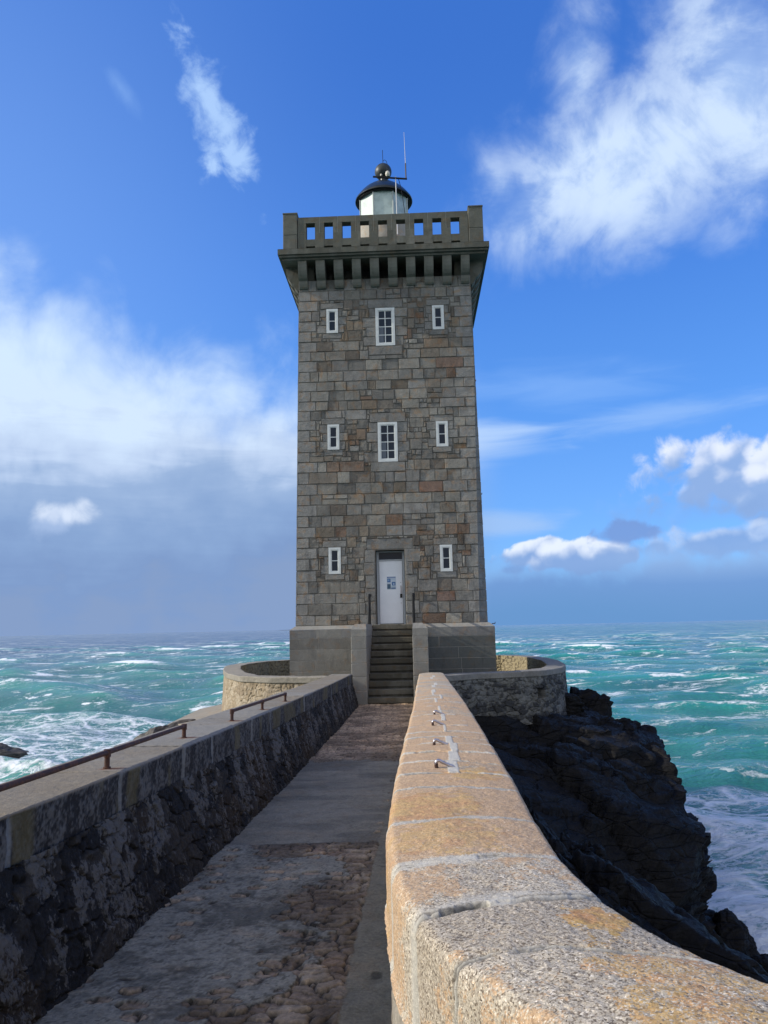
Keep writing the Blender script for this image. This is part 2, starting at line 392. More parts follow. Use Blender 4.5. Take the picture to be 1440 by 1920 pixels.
wins = [(0, 10.2, WB), (0, 6.14, WB)] + [(sx*1.82, z, WS) for z in (10.47, 6.36, 2.2) for sx in (-1, 1)]
door_hole = (-.50, .48, .02, 2.53)
def face_blocks(front, seed):
    random.seed(seed); B = []; spec = []; holes = []
    if front:
        holes = [(u-W_['w']/2, u+W_['w']/2, z-W_['h']/2, z+W_['h']/2) for u, z, W_ in wins] + [door_hole]
        for (a0, a1, b0, b1) in holes:
            big = (a1-a0) > .5; isd = b0 < .1
            lw = .30 if not big else .22
            lint = (a0-.26 if big else a0-.2, a1+(.28 if big else .2), b1, b1+(.36 if isd else .33 if big else .22)); spec.append(lint)
            if not isd: spec.append((a0-(.25 if big else .12), a1+(.25 if big else .12), b0-(.34 if big else .2), b0))
            n = 6 if isd else 4 if big else 3; hh = (b1-b0)/n
            for k in range(n):
                for sgn in (0, 1):
                    wd = random.uniform(.2, .34) if (k+sgn) % 2 else random.uniform(.34, .55)
                    if not big: wd *= .62
                    r = (a0-wd, a0, b0+k*hh, b0+(k+1)*hh) if sgn == 0 else (a1, a1+wd, b0+k*hh, b0+(k+1)*hh)
                    spec.append(r)
        for r in spec:
            k = random.uniform(.92, 1.08); B.append((r, (.225*k, .22*k, .205*k), 0))
    z = Z0; i = 0
    while z < ZT-.05:
        h = min(.36*random.uniform(.9, 1.08), ZT-z)
        if ZT-z-h < .15: h = ZT-z
        hw = half(z+h/2)
        # corner stones
        ql, qr = ((.40, .62) if i % 2 else (.62, .40)); ql *= random.uniform(.93, 1.07); qr *= random.uniform(.9, 1.1)
        row = []
        for (a, b_) in ((-9, -hw+ql), (hw-qr, 9)):
            k = random.uniform(.94, 1.06); row.append(((a, b_, z, z+h), (.255*k, .25*k, .235*k), 1))
        x = -hw+ql
        while x < hw-qr-.01:
            wdt = random.choice([random.uniform(.38, .6), random.uniform(.5, .95), random.uniform(.26, .5)])
            near = front and any(abs(x+wdt/2-(a0+a1)/2) < 1.0 and b0-.3 < z+h/2 < b1+.3 for a0, a1, b0, b1 in holes)
            if near: wdt = random.uniform(.22, .5)
            x1 = x+wdt
            if hw-qr-x1 < .2: x1 = hw-qr
            if (near and random.random() < .55) or random.random() < .07:
                zz = z+h*random.uniform(.4, .6)
                row.append(((x, x1, z, zz), pick(x, z, not front), 0)); xm = lerp(x, x1, random.uniform(.35, .65))
                row.append(((x, xm, zz, z+h), pick(x, z, not front), 0)); row.append(((xm, x1, zz, z+h), pick(x, z, not front), 0))
            else: row.append(((x, x1, z, z+h), pick((x+x1)/2, z+h/2, not front), 0))
            x = x1
        for r, c, q in row:
            if front:
                for su, sz, scol in SPECIAL:
                    if r[0] < su-UC < r[1] and r[2] < sz < r[3]: c = tuple(lerp(v, q_, .70) for v, q_ in zip(scol, (.19, .168, .14)))
            parts = [r]
            if front:
                for hline in holes+spec: parts = rsub(parts, hline)
            for p in parts:
                if min(p[1]-p[0], p[3]-p[2]) > .05: B.append((p, c, q))
        z += h; i += 1
    return B, holes
# the four faces of the shaft
MORTAR = (.165, .155, .135)
shaft = MB()
def P_face(side, u, z, out):      # u along the face from its centre, out = distance in front of the battered plane
    hw = half(z); d = hw+out
    x, y = u, -d
    for _ in range(side): x, y = -y, x
    return (x, y, z-GZ)
CH = lambda z: max(0.0, .27*(1-(z-Z0)/9.0))       # chamfered seaward-right arris, dying out upwards
for side in range(4):
    B, holes = face_blocks(side == 0, 11+side)
    rr = random.Random(40+side)
    def umax(z): return half(z)-(CH(z) if side == 0 else 0)
    def umin(z): return -half(z)+(CH(z) if side == 1 else 0)
    for (r, c, q) in B:
        a0, a1, b0, b1 = r; e = .0055
        p = rr.uniform(.012, .036) if not q else .022
        j = lambda: rr.uniform(-.012, .012)
        L0 = max(a0+e+j(), umin(b0)-.0) if a0 > -8 else umin(b0)-(p if side != 1 else 0)
        L1 = max(a0+e+j(), umin(b1)) if a0 > -8 else umin(b1)-(p if side != 1 else 0)
        R0_ = min(a1-e+j(), umax(b0)) if a1 < 8 else umax(b0)+(p if side != 0 else 0)
        R1_ = min(a1-e+j(), umax(b1)) if a1 < 8 else umax(b1)+(p if side != 0 else 0)
        zb, zt_ = b0+e+j()*.5, b1-e+j()*.5
        cor = [(L0, zb), (R0_, zb), (R1_, zt_), (L1, zt_)]
        o = [P_face(side, u, z, -.005) for u, z in cor]
        bv = .014
        ins = [(L0+bv*(a0 > -8), zb+bv), (R0_-bv*(a1 < 8), zb+bv), (R1_-bv*(a1 < 8), zt_-bv), (L1+bv*(a0 > -8), zt_-bv)]
        i_ = [P_face(side, u, z, p+j()*.5) for u, z in ins]
        shaft.poly(i_, c)
        for k in range(4): shaft.poly([o[k], o[(k+1) % 4], i_[(k+1) % 4], i_[k]], c)
    rects = [(-9, 9, Z0, ZT)]
    zs = [Z0, ZT]
    if side == 0: rects = rsub(rects, (door_hole[0]+.02, door_hole[1]-.02, -.5, door_hole[3]-.02))
    for a0, a1, b0, b1 in rects:
        n = max(1, int((b1-b0)/.7))
        for k in range(n):
            za, zb = lerp(b0, b1, k/n), lerp(b0, b1, (k+1)/n)
            f = lambda u, z: min(max(u, umin(z)), umax(z))
            shaft.poly([P_face(side, f(a0, za), za, .002), P_face(side, f(a1, za), za, .002), P_face(side, f(a1, zb), zb, .002), P_face(side, f(a0, zb), zb, .002)], MORTAR)
# chamfer stones
z = Z0; rr = random.Random(3)
while z < 9.0:
    h = .36*rr.uniform(.92, 1.08); z1 = min(z+h, 9.05); k = rr.uniform(.9, 1.08); c = (.205*k, .21*k, .205*k)
    def cp(zz, s_): return (half(zz)-CH(zz), -half(zz)-.012, zz-GZ) if s_ == 0 else (half(zz)+.012, -half(zz)+CH(zz), zz-GZ)
    shaft.poly([cp(z+.006, 0), cp(z+.006, 1), cp(z1-.006, 1), cp(z1-.006, 0)], c)
    shaft.poly([(p[0]-.012, p[1]+.012, p[2]) for p in (cp(z, 0), cp(z, 1), cp(z1, 1), cp(z1, 0))], MORTAR)
    z = z1
shaft.poly([P_face(0, -half(ZT), ZT, 0), P_face(0, half(ZT), ZT, 0), P_face(2, -half(ZT), ZT, 0), P_face(2, half(ZT), ZT, 0)], MORTAR)
shaft.box(-half(ZT)+.42, half(ZT)-.42, -half(ZT)+.42, half(ZT)-.42, ZT-GZ-.05, 12.6-GZ, (.05, .048, .044))  # recessed core behind the corbels, coloured near-black to deepen its shade
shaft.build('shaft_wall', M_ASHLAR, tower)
# door recess
dr = MB(); yb = -HB+.36; a0, a1, b1 = door_hole[0], door_hole[1], door_hole[3]; gc = (.21, .20, .185)
def prism_reveal(x, s_):
    z = 0.1
    while z < b1-.02:
        z1 = min(z+.42, b1); k = random.uniform(.92, 1.08); xx = x
        dr.box(min(xx, xx+s_*.10), max(xx, xx+s_*.10), -HB+.012, yb+.1, z-GZ+.004, z1-GZ-.004, (gc[0]*k, gc[1]*k, gc[2]*k), .006); z = z1
prism_reveal(a0, -1); prism_reveal(a1, 1)
dr.box(a0-.1, a1+.1, -HB+.045, yb+.1, b1-GZ+.002, b1-GZ+.12, gc); dr.box(a0-.2, a1+.2, yb+.1, yb+.2, -GZ-.2, b1-GZ+.1, (.03, .03, .03))
dr.build('door_reveal', M_SMOOTH, tower)
door = MB(); door.box(-.385, .375, yb-.03, yb+.02, .125-GZ, 2.17-GZ, bev=.008); door = door.build('door', M_DOOR, tower)
x = MB()
x.box(a0+.03, -.392, yb-.02, yb+.06, .1-GZ, 2.5-GZ); x.box(.382, a1-.03, yb-.02, yb+.06, .1-GZ, 2.5-GZ)
x.box(-.392, .382, yb-.025, yb+.055, 2.178-GZ, 2.225-GZ); x.box(-.392, .382, yb-.02, yb+.05, 2.462-GZ, 2.498-GZ)
x.build('door_frame', plain('door_frame_paint', (.42, .45, .48), .5), tower)
x = MB(); x.box(-.39, .38, yb+.03, yb+.05, 2.227-GZ, 2.46-GZ); x.build('transom_pane', M_DARKPANE, tower)
# notice on the door: white sheet with blue picture blocks
x = MB(); yp = yb-.036; px0, pz0 = -.145, 1.235
x.box(px0, px0+.31, yp, yp+.006, pz0-GZ, pz0+.43-GZ, (.60, .66, .72))
bl = [(.015, .29, .375, .415, (.03, .10, .28)), (.015, .13, .24, .36, (.05, .16, .38)), (.14, .29, .315, .36, (.42, .52, .64)), (.14, .29, .26, .305, (.50, .58, .68)), (.015, .16, .19, .23, (.48, .56, .66)), (.17, .29, .13, .25, (.04, .14, .34)), (.215, .25, .15, .21, (.45, .55, .7)), (.015, .13, .02, .18, (.03, .09, .16)), (.145, .29, .075, .12, (.38, .48, .58)), (.14, .29, .02, .065, (.05, .13, .28)), (.05, .27, .388, .40, (.4, .5, .65)), (.03, .09, .28, .33, (.2, .34, .55))]
for i, (u0, u1, w0, w1, c) in enumerate(bl): x.box(px0+u0, px0+u1, yp-.002-(.0015 if i > 9 or i == 6 else 0), yp-.0005, pz0+w0-GZ, pz0+w1-GZ, c)
m, t, b = material('printed_sheet'); t.put(b.inputs['Base Color'], t.attr('Col', 'Color')); b.inputs['Roughness'].default_value = .3
x.build('notice_board', m, door); M_PRINT = m
x = MB(); x.box(.295, .335, yb-.075, yb-.03, 1.11-GZ, 1.36-GZ, bev=.008); x.build('door_handle', M_STEEL, door)
x = MB(); x.box(.285, .355, yb-.07, yb-.03, .96-GZ, 1.09-GZ, bev=.008); x.build('lock_case', M_BLACK, door)
for z in (1.46, .79):
    x = MB(); x.lathe([(0, -.01), (.016, -.01), (.016, .01), (0, .01)], 0, 0, 12)
    x.build('keyhole', M_STEEL, door, xf=lambda p, z=z: (.315+p[0], yb-.035+p[2], z-GZ+p[1]))
# windows
for (u, zc, S) in wins:
    z0, z1 = zc-S['h']/2, zc+S['h']/2; y = lambda z, o: -half(z)-o
    fr = MB(); bw = .085 if S is WB else .075
    def leanbox(M_, x0, x1, za, zb, o0, o1, c=(1, 1, 1)):
        V = [(x0, y(za, o1), za-GZ), (x1, y(za, o1), za-GZ), (x1, y(za, o0), za-GZ), (x0, y(za, o0), za-GZ), (x0, y(zb, o1), zb-GZ), (x1, y(zb, o1), zb-GZ), (x1, y(zb, o0), zb-GZ), (x0, y(zb, o0), zb-GZ)]
        M_.mesh(V, [(0, 3, 2, 1), (4, 5, 6, 7), (0, 1, 5, 4), (1, 2, 6, 5), (2, 3, 7, 6), (3, 0, 4, 7)], c)
    a, b_ = u-S['w']/2, u+S['w']/2
    leanbox(fr, a, a+bw, z0, z1, -.03, .036); leanbox(fr, b_-bw, b_, z0, z1, -.03, .036)
    leanbox(fr, a+bw, b_-bw, z0, z0+bw, -.03, .036); leanbox(fr, a+bw, b_-bw, z1-bw, z1, -.03, .036)
    f = fr.build('window', M_WHITE, tower)
    sash = MB(); g = .03; ia, ib, iz0, iz1 = a+bw, b_-bw, z0+bw, z1-bw
    leanbox(sash, ia, ia+g, iz0, iz1, -.02, .018); leanbox(sash, ib-g, ib, iz0, iz1, -.02, .018); leanbox(sash, ia+g, ib-g, iz0, iz0+g, -.02, .018); leanbox(sash, ia+g, ib-g, iz1-g, iz1, -.02, .018)
    nr, ncol = (4, 2) if S is WB else (2, 1)
    for k in range(1, nr): zz = lerp(iz0, iz1, k/nr); leanbox(sash, ia+g, ib-g, zz-.014, zz+.014, -.02, .016)
    if ncol == 2: leanbox(sash, u-.016, u+.016, iz0+g, iz1-g, -.02, .0135)
    sash.build('glazing_bars', M_WHITE, f)
    x = MB(); leanbox(x, ia+.004, ib-.004, iz0+.004, iz1-.004, -.016, .006); x.build('pane', M_DARKPANE, f)
    if S is WB:
        x = MB(); leanbox(x, ia+.05, ia+.19, iz0+.05, lerp(iz0, iz1, .5), .0065, .008); x.build('curtain', plain('pale_curtain', (.10, .12, .15), .6), f)

# plinth: large dressed blocks with pale joints
pl = MB(); HP = 3.27; PJ = (.32, .31, .285); random.seed(21)
def courseblocks(M_, side, hw, z0, z1, wmin, wmax, out, cols, lo_=None, hi_=None, e=.005, bev=.006, chamfer=False):
    x = lo_ if lo_ is not None else -hw; X1 = hi_ if hi_ is not None else hw
    while x < X1-.01:
        x1 = x+random.uniform(wmin, wmax)
        if X1-x1 < wmin*.6: x1 = X1
        k = random.uniform(.88, 1.1); c = random.choice(cols); c = tuple(v*k for v in c)
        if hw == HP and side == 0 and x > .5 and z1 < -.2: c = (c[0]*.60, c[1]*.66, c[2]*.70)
        def PF(u, z, o):
            X, Y = u, -(hw+o)
            for _ in range(side): X, Y = -Y, X
            return (X, Y, z-GZ)
        ea = 0 if x <= -hw+.001 else e; eb = 0 if x1 >= hw-.001 else e
        oo = [PF(x+ea, z0+e, 0), PF(x1-eb, z0+e, 0), PF(x1-eb, z1-e, 0), PF(x+ea, z1-e, 0)]
        ii = [PF(x+ea+(bev if ea else -out), z0+e+bev, out), PF(x1-eb-(bev if eb else -out), z0+e+bev, out), PF(x1-eb-(bev if eb else -out), z1-e-bev, out), PF(x+ea+(bev if ea else -out), z1-e-bev, out)]
        M_.poly(ii, c)
        for q in range(4): M_.poly([oo[q], oo[(q+1) % 4], ii[(q+1) % 4], ii[q]], c)
        x = x1
PC = [(.225, .22, .20), (.20, .195, .175), (.24, .235, .215), (.19, .19, .185)]
zc = [-3.2, -2.35, -2.02, -1.68, -1.33, -.99, -.64, -.30, -.02]
for side in range(4):
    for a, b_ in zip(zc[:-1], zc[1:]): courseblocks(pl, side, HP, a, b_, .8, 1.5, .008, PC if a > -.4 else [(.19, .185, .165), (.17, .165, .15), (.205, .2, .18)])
    def PF(u, z, hw):
        X, Y = u, -hw
        for _ in range(side): X, Y = -Y, X
        return (X, Y, z-GZ)
    pl.poly([PF(-HP, -3.2, HP+.001), PF(HP, -3.2, HP+.001), PF(HP, -.02, HP+.001), PF(-HP, -.02, HP+.001)], PJ)
    xs = np.linspace(-1, 1, 7)
    for a, b_ in zip(xs[:-1], xs[1:]):
        k = random.uniform(.92, 1.08); c = (.24*k, .235*k, .215*k)
        pl.poly([PF(a*(HP+.008), -.015, HP+.008), PF(b_*(HP+.008), -.015, HP+.008), PF(b_*(HB+.03), .105, HB+.03), PF(a*(HB+.03), .105, HB+.03)], c)
        pl.poly([PF(a*(HB+.03), .105, HB+.03), PF(b_*(HB+.03), .105, HB+.03), PF(b_*(HB-.1), .105, HB-.1), PF(a*(HB-.1), .105, HB-.1)], c)
pl.build('plinth', M_SMOOTH, tower)

# cornice slab with moulding
HC = 3.60; hs = half(ZT)
DK = (.105, .105, .085)
cn = MB(); random.seed(8)
for side in range(4):
    for z0, z1, hw in ((12.66, 12.86, HC), (12.58, 12.66, HC-.05), (12.50, 12.58, HC-.13)):
        courseblocks(cn, side, hw-.008, z0, z1, 1.0, 1.4, .008, [DK, (.11, .11, .09)], e=.0025, bev=.003)
for z, hw in ((12.862, HC), (12.497, HC-.13)):
    cn.poly([(-hw, -hw, z-GZ), (hw, -hw, z-GZ), (hw, hw, z-GZ), (-hw, hw, z-GZ)], DK)
for z, h0, h1 in ((12.66, HC, HC-.05), (12.58, HC-.05, HC-.13)):
    for side in range(4):
        def PF(u, hw):
            X, Y = u, -hw
            for _ in range(side): X, Y = -Y, X
            return (X, Y, z-GZ)
        cn.poly([PF(-h0, h0), PF(h0, h0), PF(h1, h1), PF(-h1, h1)], DK)
for side in range(4):
    def PF2(u, hw, z):
        X, Y = u, -hw
        for _ in range(side): X, Y = -Y, X
        return (X, Y, z-GZ)
    for z0, z1, hw in ((12.66, 12.86, HC), (12.58, 12.66, HC-.05), (12.50, 12.58, HC-.13)):
        q = hw-.0085; cn.poly([PF2(-q, q, z0), PF2(q, q, z0), PF2(q, q, z1), PF2(-q, q, z1)], (.2, .2, .17))
cn.build('cornice', M_DARKG, tower)
# corbels
prof = [(-.5, 12.50), (.50, 12.50), (.50, 12.40), (.485, 12.28), (.45, 12.16), (.39, 12.04), (.31, 11.94), (.22, 11.88), (.22, 11.86), (.20, 11.78), (.155, 11.70), (.09, 11.65), (-.02, 11.635), (-.02, 12.0), (-.5, 12.0)]
def corbel_mesh():
    M_ = MB(); w_ = .15
    L = [(-w_, -p-(-.0), z-GZ) for p, z in prof]; Rr = [(w_, -p, z-GZ) for p, z in prof]
    n = len(prof)
    for k in range(1, n-4): M_.mesh([L[k], L[k+1], Rr[k+1], Rr[k]], [(0, 1, 2, 3)], (.135, .135, .112) if k < 7 else (.17, .168, .145))
    M_.poly(L[::-1], DK); M_.poly(Rr, DK); return M_
cm = corbel_mesh(); first = None
step_c = (2*(hs-.16))/9
for side in range(4):
    for k in range(10):
        if first is None: o = cm.build('corbel', M_DARKG, tower); first = o
        else: o = first.copy(); COL.objects.link(o); o.parent = tower
        u = -(hs-.16)+k*step_c; X, Y = u, -(half(12.0)-.01)
        for _ in range(side): X, Y = -Y, X
        o.location = (X, Y, 0); o.rotation_euler = (0, 0, side*math.pi/2)
        o.scale = (random.uniform(.95, 1.05), 1, 1)
# gallery parapet with square openings
HPp = 3.42; TP = .30; ZR = 14.09; ZS = 12.865; FP = 2.93
pp = MB(); random.seed(4)
def dkc(): k = random.uniform(.86, 1.16); return (.125*k, .125*k, .102*k)
pitch_o = .6225; ow = .31
for side in range(4):
    items = []
    xs = [(-4+i)*pitch_o for i in range(9)]
    edges = [-FP] + [x_ for x_ in xs] + [FP]
    g = .007
    def bx(x0, x1, z0, z1, c, o=0.0, t0=0.0, t1=TP):
        if x1-x0 < .01: return
        V = []
        for zz in (z0, z1):
            for yy in (t1, t0-o):
                for xx in (x0, x1):
                    X, Y = xx, -(HPp-yy)
                    for _ in range(side): X, Y = -Y, X
                    V.append((X, Y, zz-GZ))
        pp.mesh(V, [(0, 1, 3, 2), (4, 6, 7, 5), (2, 3, 7, 6), (0, 4, 5, 1), (0, 2, 6, 4), (1, 5, 7, 3)], c)
    zmid, oz0, oz1 = 13.5, 13.27, 13.87
    piers = []
    for i in range(10):
        x0 = -FP if i == 0 else xs[i-1]+ow/2; x1 = FP if i == 9 else xs[i]-ow/2; piers.append((x0, x1))
        xm = (x0+x1)/2
        bx(x0, x1, ZS, zmid-g/2, dkc())
        if i in (0, 9): bx(x0, x1, zmid+g/2, oz1, dkc())
        else: bx(x0, xm-g, zmid+g/2, oz1, dkc()); bx(xm+g, x1, zmid+g/2, oz1, dkc())
        bx(x0+.01, x1-.01, zmid-.05, ZR-.012, (.27, .27, .24), -.003, 0, TP-.004)
    for i in range(9):      # lintel over each opening, jointed over the piers
        xl = (piers[i][0]+piers[i][1])/2 if i else -FP; xr = (piers[i+1][0]+piers[i+1][1])/2 if i < 8 else FP
        bx(xl+g, xr-g, oz1, ZR, dkc())
        bx(xs[i]-ow/2-.0, xs[i]+ow/2+.0, 13.02, oz0, dkc(), -.002)
pp.build('gallery_parapet', M_DARKG, tower)
for sx in (-1, 1):
    for sy in (-1, 1):
        x = MB(); k = (.13, .13, .108); q = .245; cx, cy = sx*(HPp-.245+.02), sy*(HPp-.245+.02)
        top = 14.27
        x.box(cx-q, cx+q, cy-q, cy+q, ZS-GZ, 13.45-GZ, k, .012); x.box(cx-q, cx+q, cy-q, cy+q, 13.455-GZ, top-.05-GZ, dkc(), .012)
        x.box(cx-q-.012, cx+q+.012, cy-q-.012, cy+q+.012, top-.05-GZ, top-GZ, dkc(), .006)
        x.build('corner_pier', M_DARKG, tower)
# lantern
LX, LY = -.03, .0
x = MB(); x.lathe([(1.30, ZS), (1.30, 14.35), (1.36, 14.38), (1.36, 14.5), (1.16, 14.6), (1.08, 14.62), (1.08, 15.25), (0, 15.25)], LX, LY, 48, (.36, .34, .29))
x.build('lantern_base', M_SMOOTH, tower, True, xf=lambda p: (p[0], p[1], p[2]-GZ))
gl = MB(); gl.lathe([(.98, 15.25), (.98, 16.62)], LX, LY, 8, ph=math.pi/8); gl.build('lantern_glazing', M_LGLASS, tower, xf=lambda p: (p[0], p[1], p[2]-GZ))
M_MUL = plain('mullion_paint', (.42, .46, .44), .4)
for k in range(8):
    x = MB(); a = math.pi/8+k*math.pi/4; x.tube([(LX+.985*math.cos(a), LY+.985*math.sin(a), 15.25-GZ), (LX+.985*math.cos(a), LY+.985*math.sin(a), 16.62-GZ)], .028, 6)
    x.build('glazing_mullion', M_MUL, tower)
x = MB(); x.lathe([(.2, 15.3), (.34, 15.5), (.36, 15.9), (.3, 16.2), (.12, 16.35)], LX, LY, 20); x.build('lens', M_BLACK, tower, True, xf=lambda p: (p[0], p[1], p[2]-GZ))
x = MB(); x.lathe([(.95, 16.55), (1.04, 16.56), (1.10, 16.50), (1.125, 16.52), (1.12, 16.57), (1.05, 16.67), (.93, 16.83), (.78, 16.99), (.6, 17.13), (.4, 17.24), (.2, 17.29), (.12, 17.36), (.12, 17.50), (0, 17.5)], LX, LY, 48)
x.build('dome', M_DOME, tower, True, xf=lambda p: (p[0], p[1], p[2]-GZ))
x = MB(); x.lathe([(.98, 16.45), (1.06, 16.47), (1.06, 16.62), (.9, 16.62)], LX, LY, 48); x.build('eaves_ring', M_BLACK, tower, True, xf=lambda p: (p[0], p[1], p[2]-GZ))
x = MB(); pr = [(.335*math.sin(math.pi*k/16)+1e-4, 17.83-.335*math.cos(math.pi*k/16)) for k in range(17)]; x.lathe(pr, LX, LY, 32); ball = x.build('ball_finial', M_BALL, tower, True, xf=lambda p: (p[0], p[1], p[2]-GZ))
x = MB(); x.tube([(LX, LY, 18.1-GZ), (LX-.01, LY, 18.78-GZ)], .011, 6); x.tube([(LX+.01, LY, 18.3-GZ), (LX+.06, LY, 18.36-GZ), (LX+.13, LY, 18.3-GZ), (LX+.17, LY, 18.16-GZ)], .01, 6)
x.build('lightning_rod', M_BLACK, tower)
ay = -1.15
x = MB(); x.tube([(LX+.52, ay, 14.3-GZ), (LX+.50, ay, 16.9-GZ)], .019, 8); mast = x.build('mast', M_GREY, tower)
x = MB(); x.tube([(LX-.36, ay, 16.93-GZ), (LX+.93, ay, 16.78-GZ)], .035, 4); x.build('mast_crossbar', M_BLACK, mast)
x = MB(); x.tube([(LX+.89, ay, 16.79-GZ), (LX+.885, ay, 17.42-GZ)], .025, 8); x.build('aerial_foot', plain('brown_tube', (.09, .07, .065), .5), mast)
x = MB(); x.tube([(LX+.885, ay, 17.40-GZ), (LX+.86, ay, 18.72-GZ)], [.012, .006], 8); x.build('whip_aerial', M_GREY, mast)
x = MB(); x.lathe([(.001, 16.90), (.05, 16.91), (.085, 16.96), (.09, 17.01), (.075, 17.08), (.035, 17.12), (.001, 17.13)], LX+.2, ay-.02, 18); x.build('camera_globe', M_CREAM, mast, True, xf=lambda p: (p[0], p[1], p[2]-GZ))
x = MB(); x.lathe([(.001, 16.93), (.035, 16.94), (.04, 16.98), (.02, 17.02), (.001, 17.03)], LX-.05, ay-.02, 14); x.build('sensor', M_CREAM, mast, True, xf=lambda p: (p[0], p[1], p[2]-GZ))
x = MB(); x.tube([(LX+.6, ay+.02, 16.83-GZ), (LX+.68, ay+.1, 16.55-GZ), (LX+.74, ay+.06, 16.1-GZ), (LX+.82, ay+.1, 15.4-GZ), (LX+.84, ay+.1, 14.4-GZ)], .012, 6); x.build('cable', M_BLACK, mast)
for z in (8.32, 4.36, .06):
    x = MB(); q = half(z) if z > .1 else HP
    x.tube([(q-.03, -q+.5, z-GZ), (q+.07, -q+.5, z-GZ), (q+.075, -q+.5, z+.05-GZ)], .014, 6); x.build('iron_bracket', M_RUST, tower)

# ------------------------------------------------------------------ staircase
stc = rv*UC + dv*24.9
stair = empty('stone_staircase', (stc.x, stc.y, GZ), TH, label='flight of eleven dark stone steps between two block side walls, up to the white door', cat='staircase')
SC = .03; SW = .635; yf = 21.62-24.9; tr = .308
for i in range(11):
    x = MB(); z1 = -2.10+.2*(i+1); k = random.uniform(.9, 1.1)
    y0 = yf+i*tr; y1 = y0+tr+.05 if i < 10 else .47
    c = (.115*k, .108*k, .086*k)
    x.box(SC-SW, SC+SW, y0, y1, z1-.15-GZ, z1-GZ, c, .012)
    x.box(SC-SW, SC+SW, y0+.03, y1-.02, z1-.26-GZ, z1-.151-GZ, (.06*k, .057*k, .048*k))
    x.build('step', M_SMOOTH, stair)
for s_ in (-1, 1):
    x = MB(); random.seed(30+s_)
    xa, xb = (SC-SW-.43, SC-SW-.002) if s_ < 0 else (SC+SW+.002, SC+SW+.43)
    zs = [-2.6, -2.12, -1.70, -1.33, -.96, -.58, -.22]
    for a, b_ in zip(zs[:-1], zs[1:]):
        ys = [yf-.1, yf+random.uniform(.7, 1.4), yf+random.uniform(1.8, 2.6), -.01]
        for ya, yb_ in zip(ys[:-1], ys[1:]):
            k = random.uniform(.9, 1.1); x.box(xa, xb, ya+.003, yb_-.003, a-GZ+.004, b_-GZ-.004, (.225*k, .22*k, .20*k), .012)
    x.box(xa+.012, xb-.012, yf-.088, -.02, -2.6-GZ, -.2-GZ, (.36, .35, .32))
    # weathered (splayed) cap stones
    ys = [yf-.1, yf+.9, yf+2.1, -.012]
    for ya, yb_ in zip(ys[:-1], ys[1:]):
        k = random.uniform(.95, 1.08); c = (.25*k, .243*k, .22*k); z0, z1, z2 = -.22+.002, -.03, .115
        A_ = [(xa, ya+.003), (xb, ya+.003), (xb, yb_-.003), (xa, yb_-.003)]; i0, i1 = (.10, .02) if s_ < 0 else (.02, .14)
        fy = .10 if ya == ys[0] else 0
        Bq = [(xa+i0, ya+.003+fy), (xb-i1, ya+.003+fy), (xb-i1, yb_-.003), (xa+i0, yb_-.003)]
        V = [(p[0], p[1], z0-GZ) for p in A_]+[(p[0], p[1], z1-GZ) for p in A_]+[(p[0], p[1], z2-GZ) for p in Bq]
        x.mesh(V, [(0, 1, 5, 4), (1, 2, 6, 5), (2, 3, 7, 6), (3, 0, 4, 7), (4, 5, 9, 8), (5, 6, 10, 9), (6, 7, 11, 10), (7, 4, 8, 11), (8, 9, 10, 11)], c)
    x.build('side_wall', M_SMOOTH, stair)
    x = MB(); xr = SC+s_*(SW+.02+(.04 if s_ < 0 else .03)); r_ = .04
    x.tube([(xr, -.62, .1-GZ), (xr, -.60, .98-GZ), (xr, -.55, 1.03-GZ), (xr, .0, 1.04-GZ), (xr, .08, 1.04-GZ)], r_, 8)
    x.tube([(xr, -.61, .55-GZ), (xr, .06, .56-GZ)], .018, 8)
    if s_ < 0: x.tube([(xr-.03, -.9, .1-GZ), (xr, -.60, .95-GZ)], .022, 8)
    x.build('handrail', M_BLACK, stair)

# ------------------------------------------------------------------ causeway: profile functions
zt = lambda y: -0.76-0.0235*(y-1.7)          # top of both parapets
zp = lambda y: -1.68-0.0205*(y-2.0)          # path surface
def smoothcurve(pts, n=400):
    p = np.array(pts, float); d = np.r_[0, np.cumsum(np.hypot(*np.diff(p[:, :2], axis=0).T))]
    t = np.linspace(0, d[-1], n); q = np.stack([np.interp(t, d, p[:, k]) for k in range(p.shape[1])], 1)
    for _ in range(3):
        k = max(3, n//60)|1; pad = np.pad(q, ((k//2, k//2), (0, 0)), 'reflect', reflect_type='odd'); q = np.stack([np.convolve(pad[:, c], np.ones(k)/k, 'valid') for c in range(q.shape[1])], 1)
    return q
# left parapet edges as functions of y
LI = np.array([(-3, -1.98), (0, -1.90), (3.6, -1.75), (4.35, -1.68), (5.55, -1.60), (6.9, -1.53), (9.2, -1.41), (12, -1.28), (16, -1.12), (21.25, -.955)])
li = lambda y: np.interp(y, LI[:, 0], LI[:, 1]); lo_ = lambda y: li(y)-.57+.0*y
# right parapet edges: matching inner / outer points
RP = [((.86, 21.25), (1.52, 21.25)), ((.55, 15), (1.23, 15)), ((.33, 10.2), (1.01, 10.1)), ((.13, 6.5), (.80, 6.35)), ((.03, 4.5), (.695, 4.4)), ((-.012, 3.45), (.625, 3.45)), ((.0, 2.8), (.59, 2.85)), ((.04, 2.35), (.61, 2.47)), ((.14, 1.98), (.67, 2.17)), ((.28, 1.68), (.80, 1.86)), ((.52, 1.33), (1.0, 1.53)), ((.82, .95), (1.3, 1.18)), ((1.25, .45), (1.7, .72))]
rq = smoothcurve([a+b for a, b in RP], 900)       # far -> near
ri = lambda y: np.interp(y, rq[::-1, 1], rq[::-1, 0])

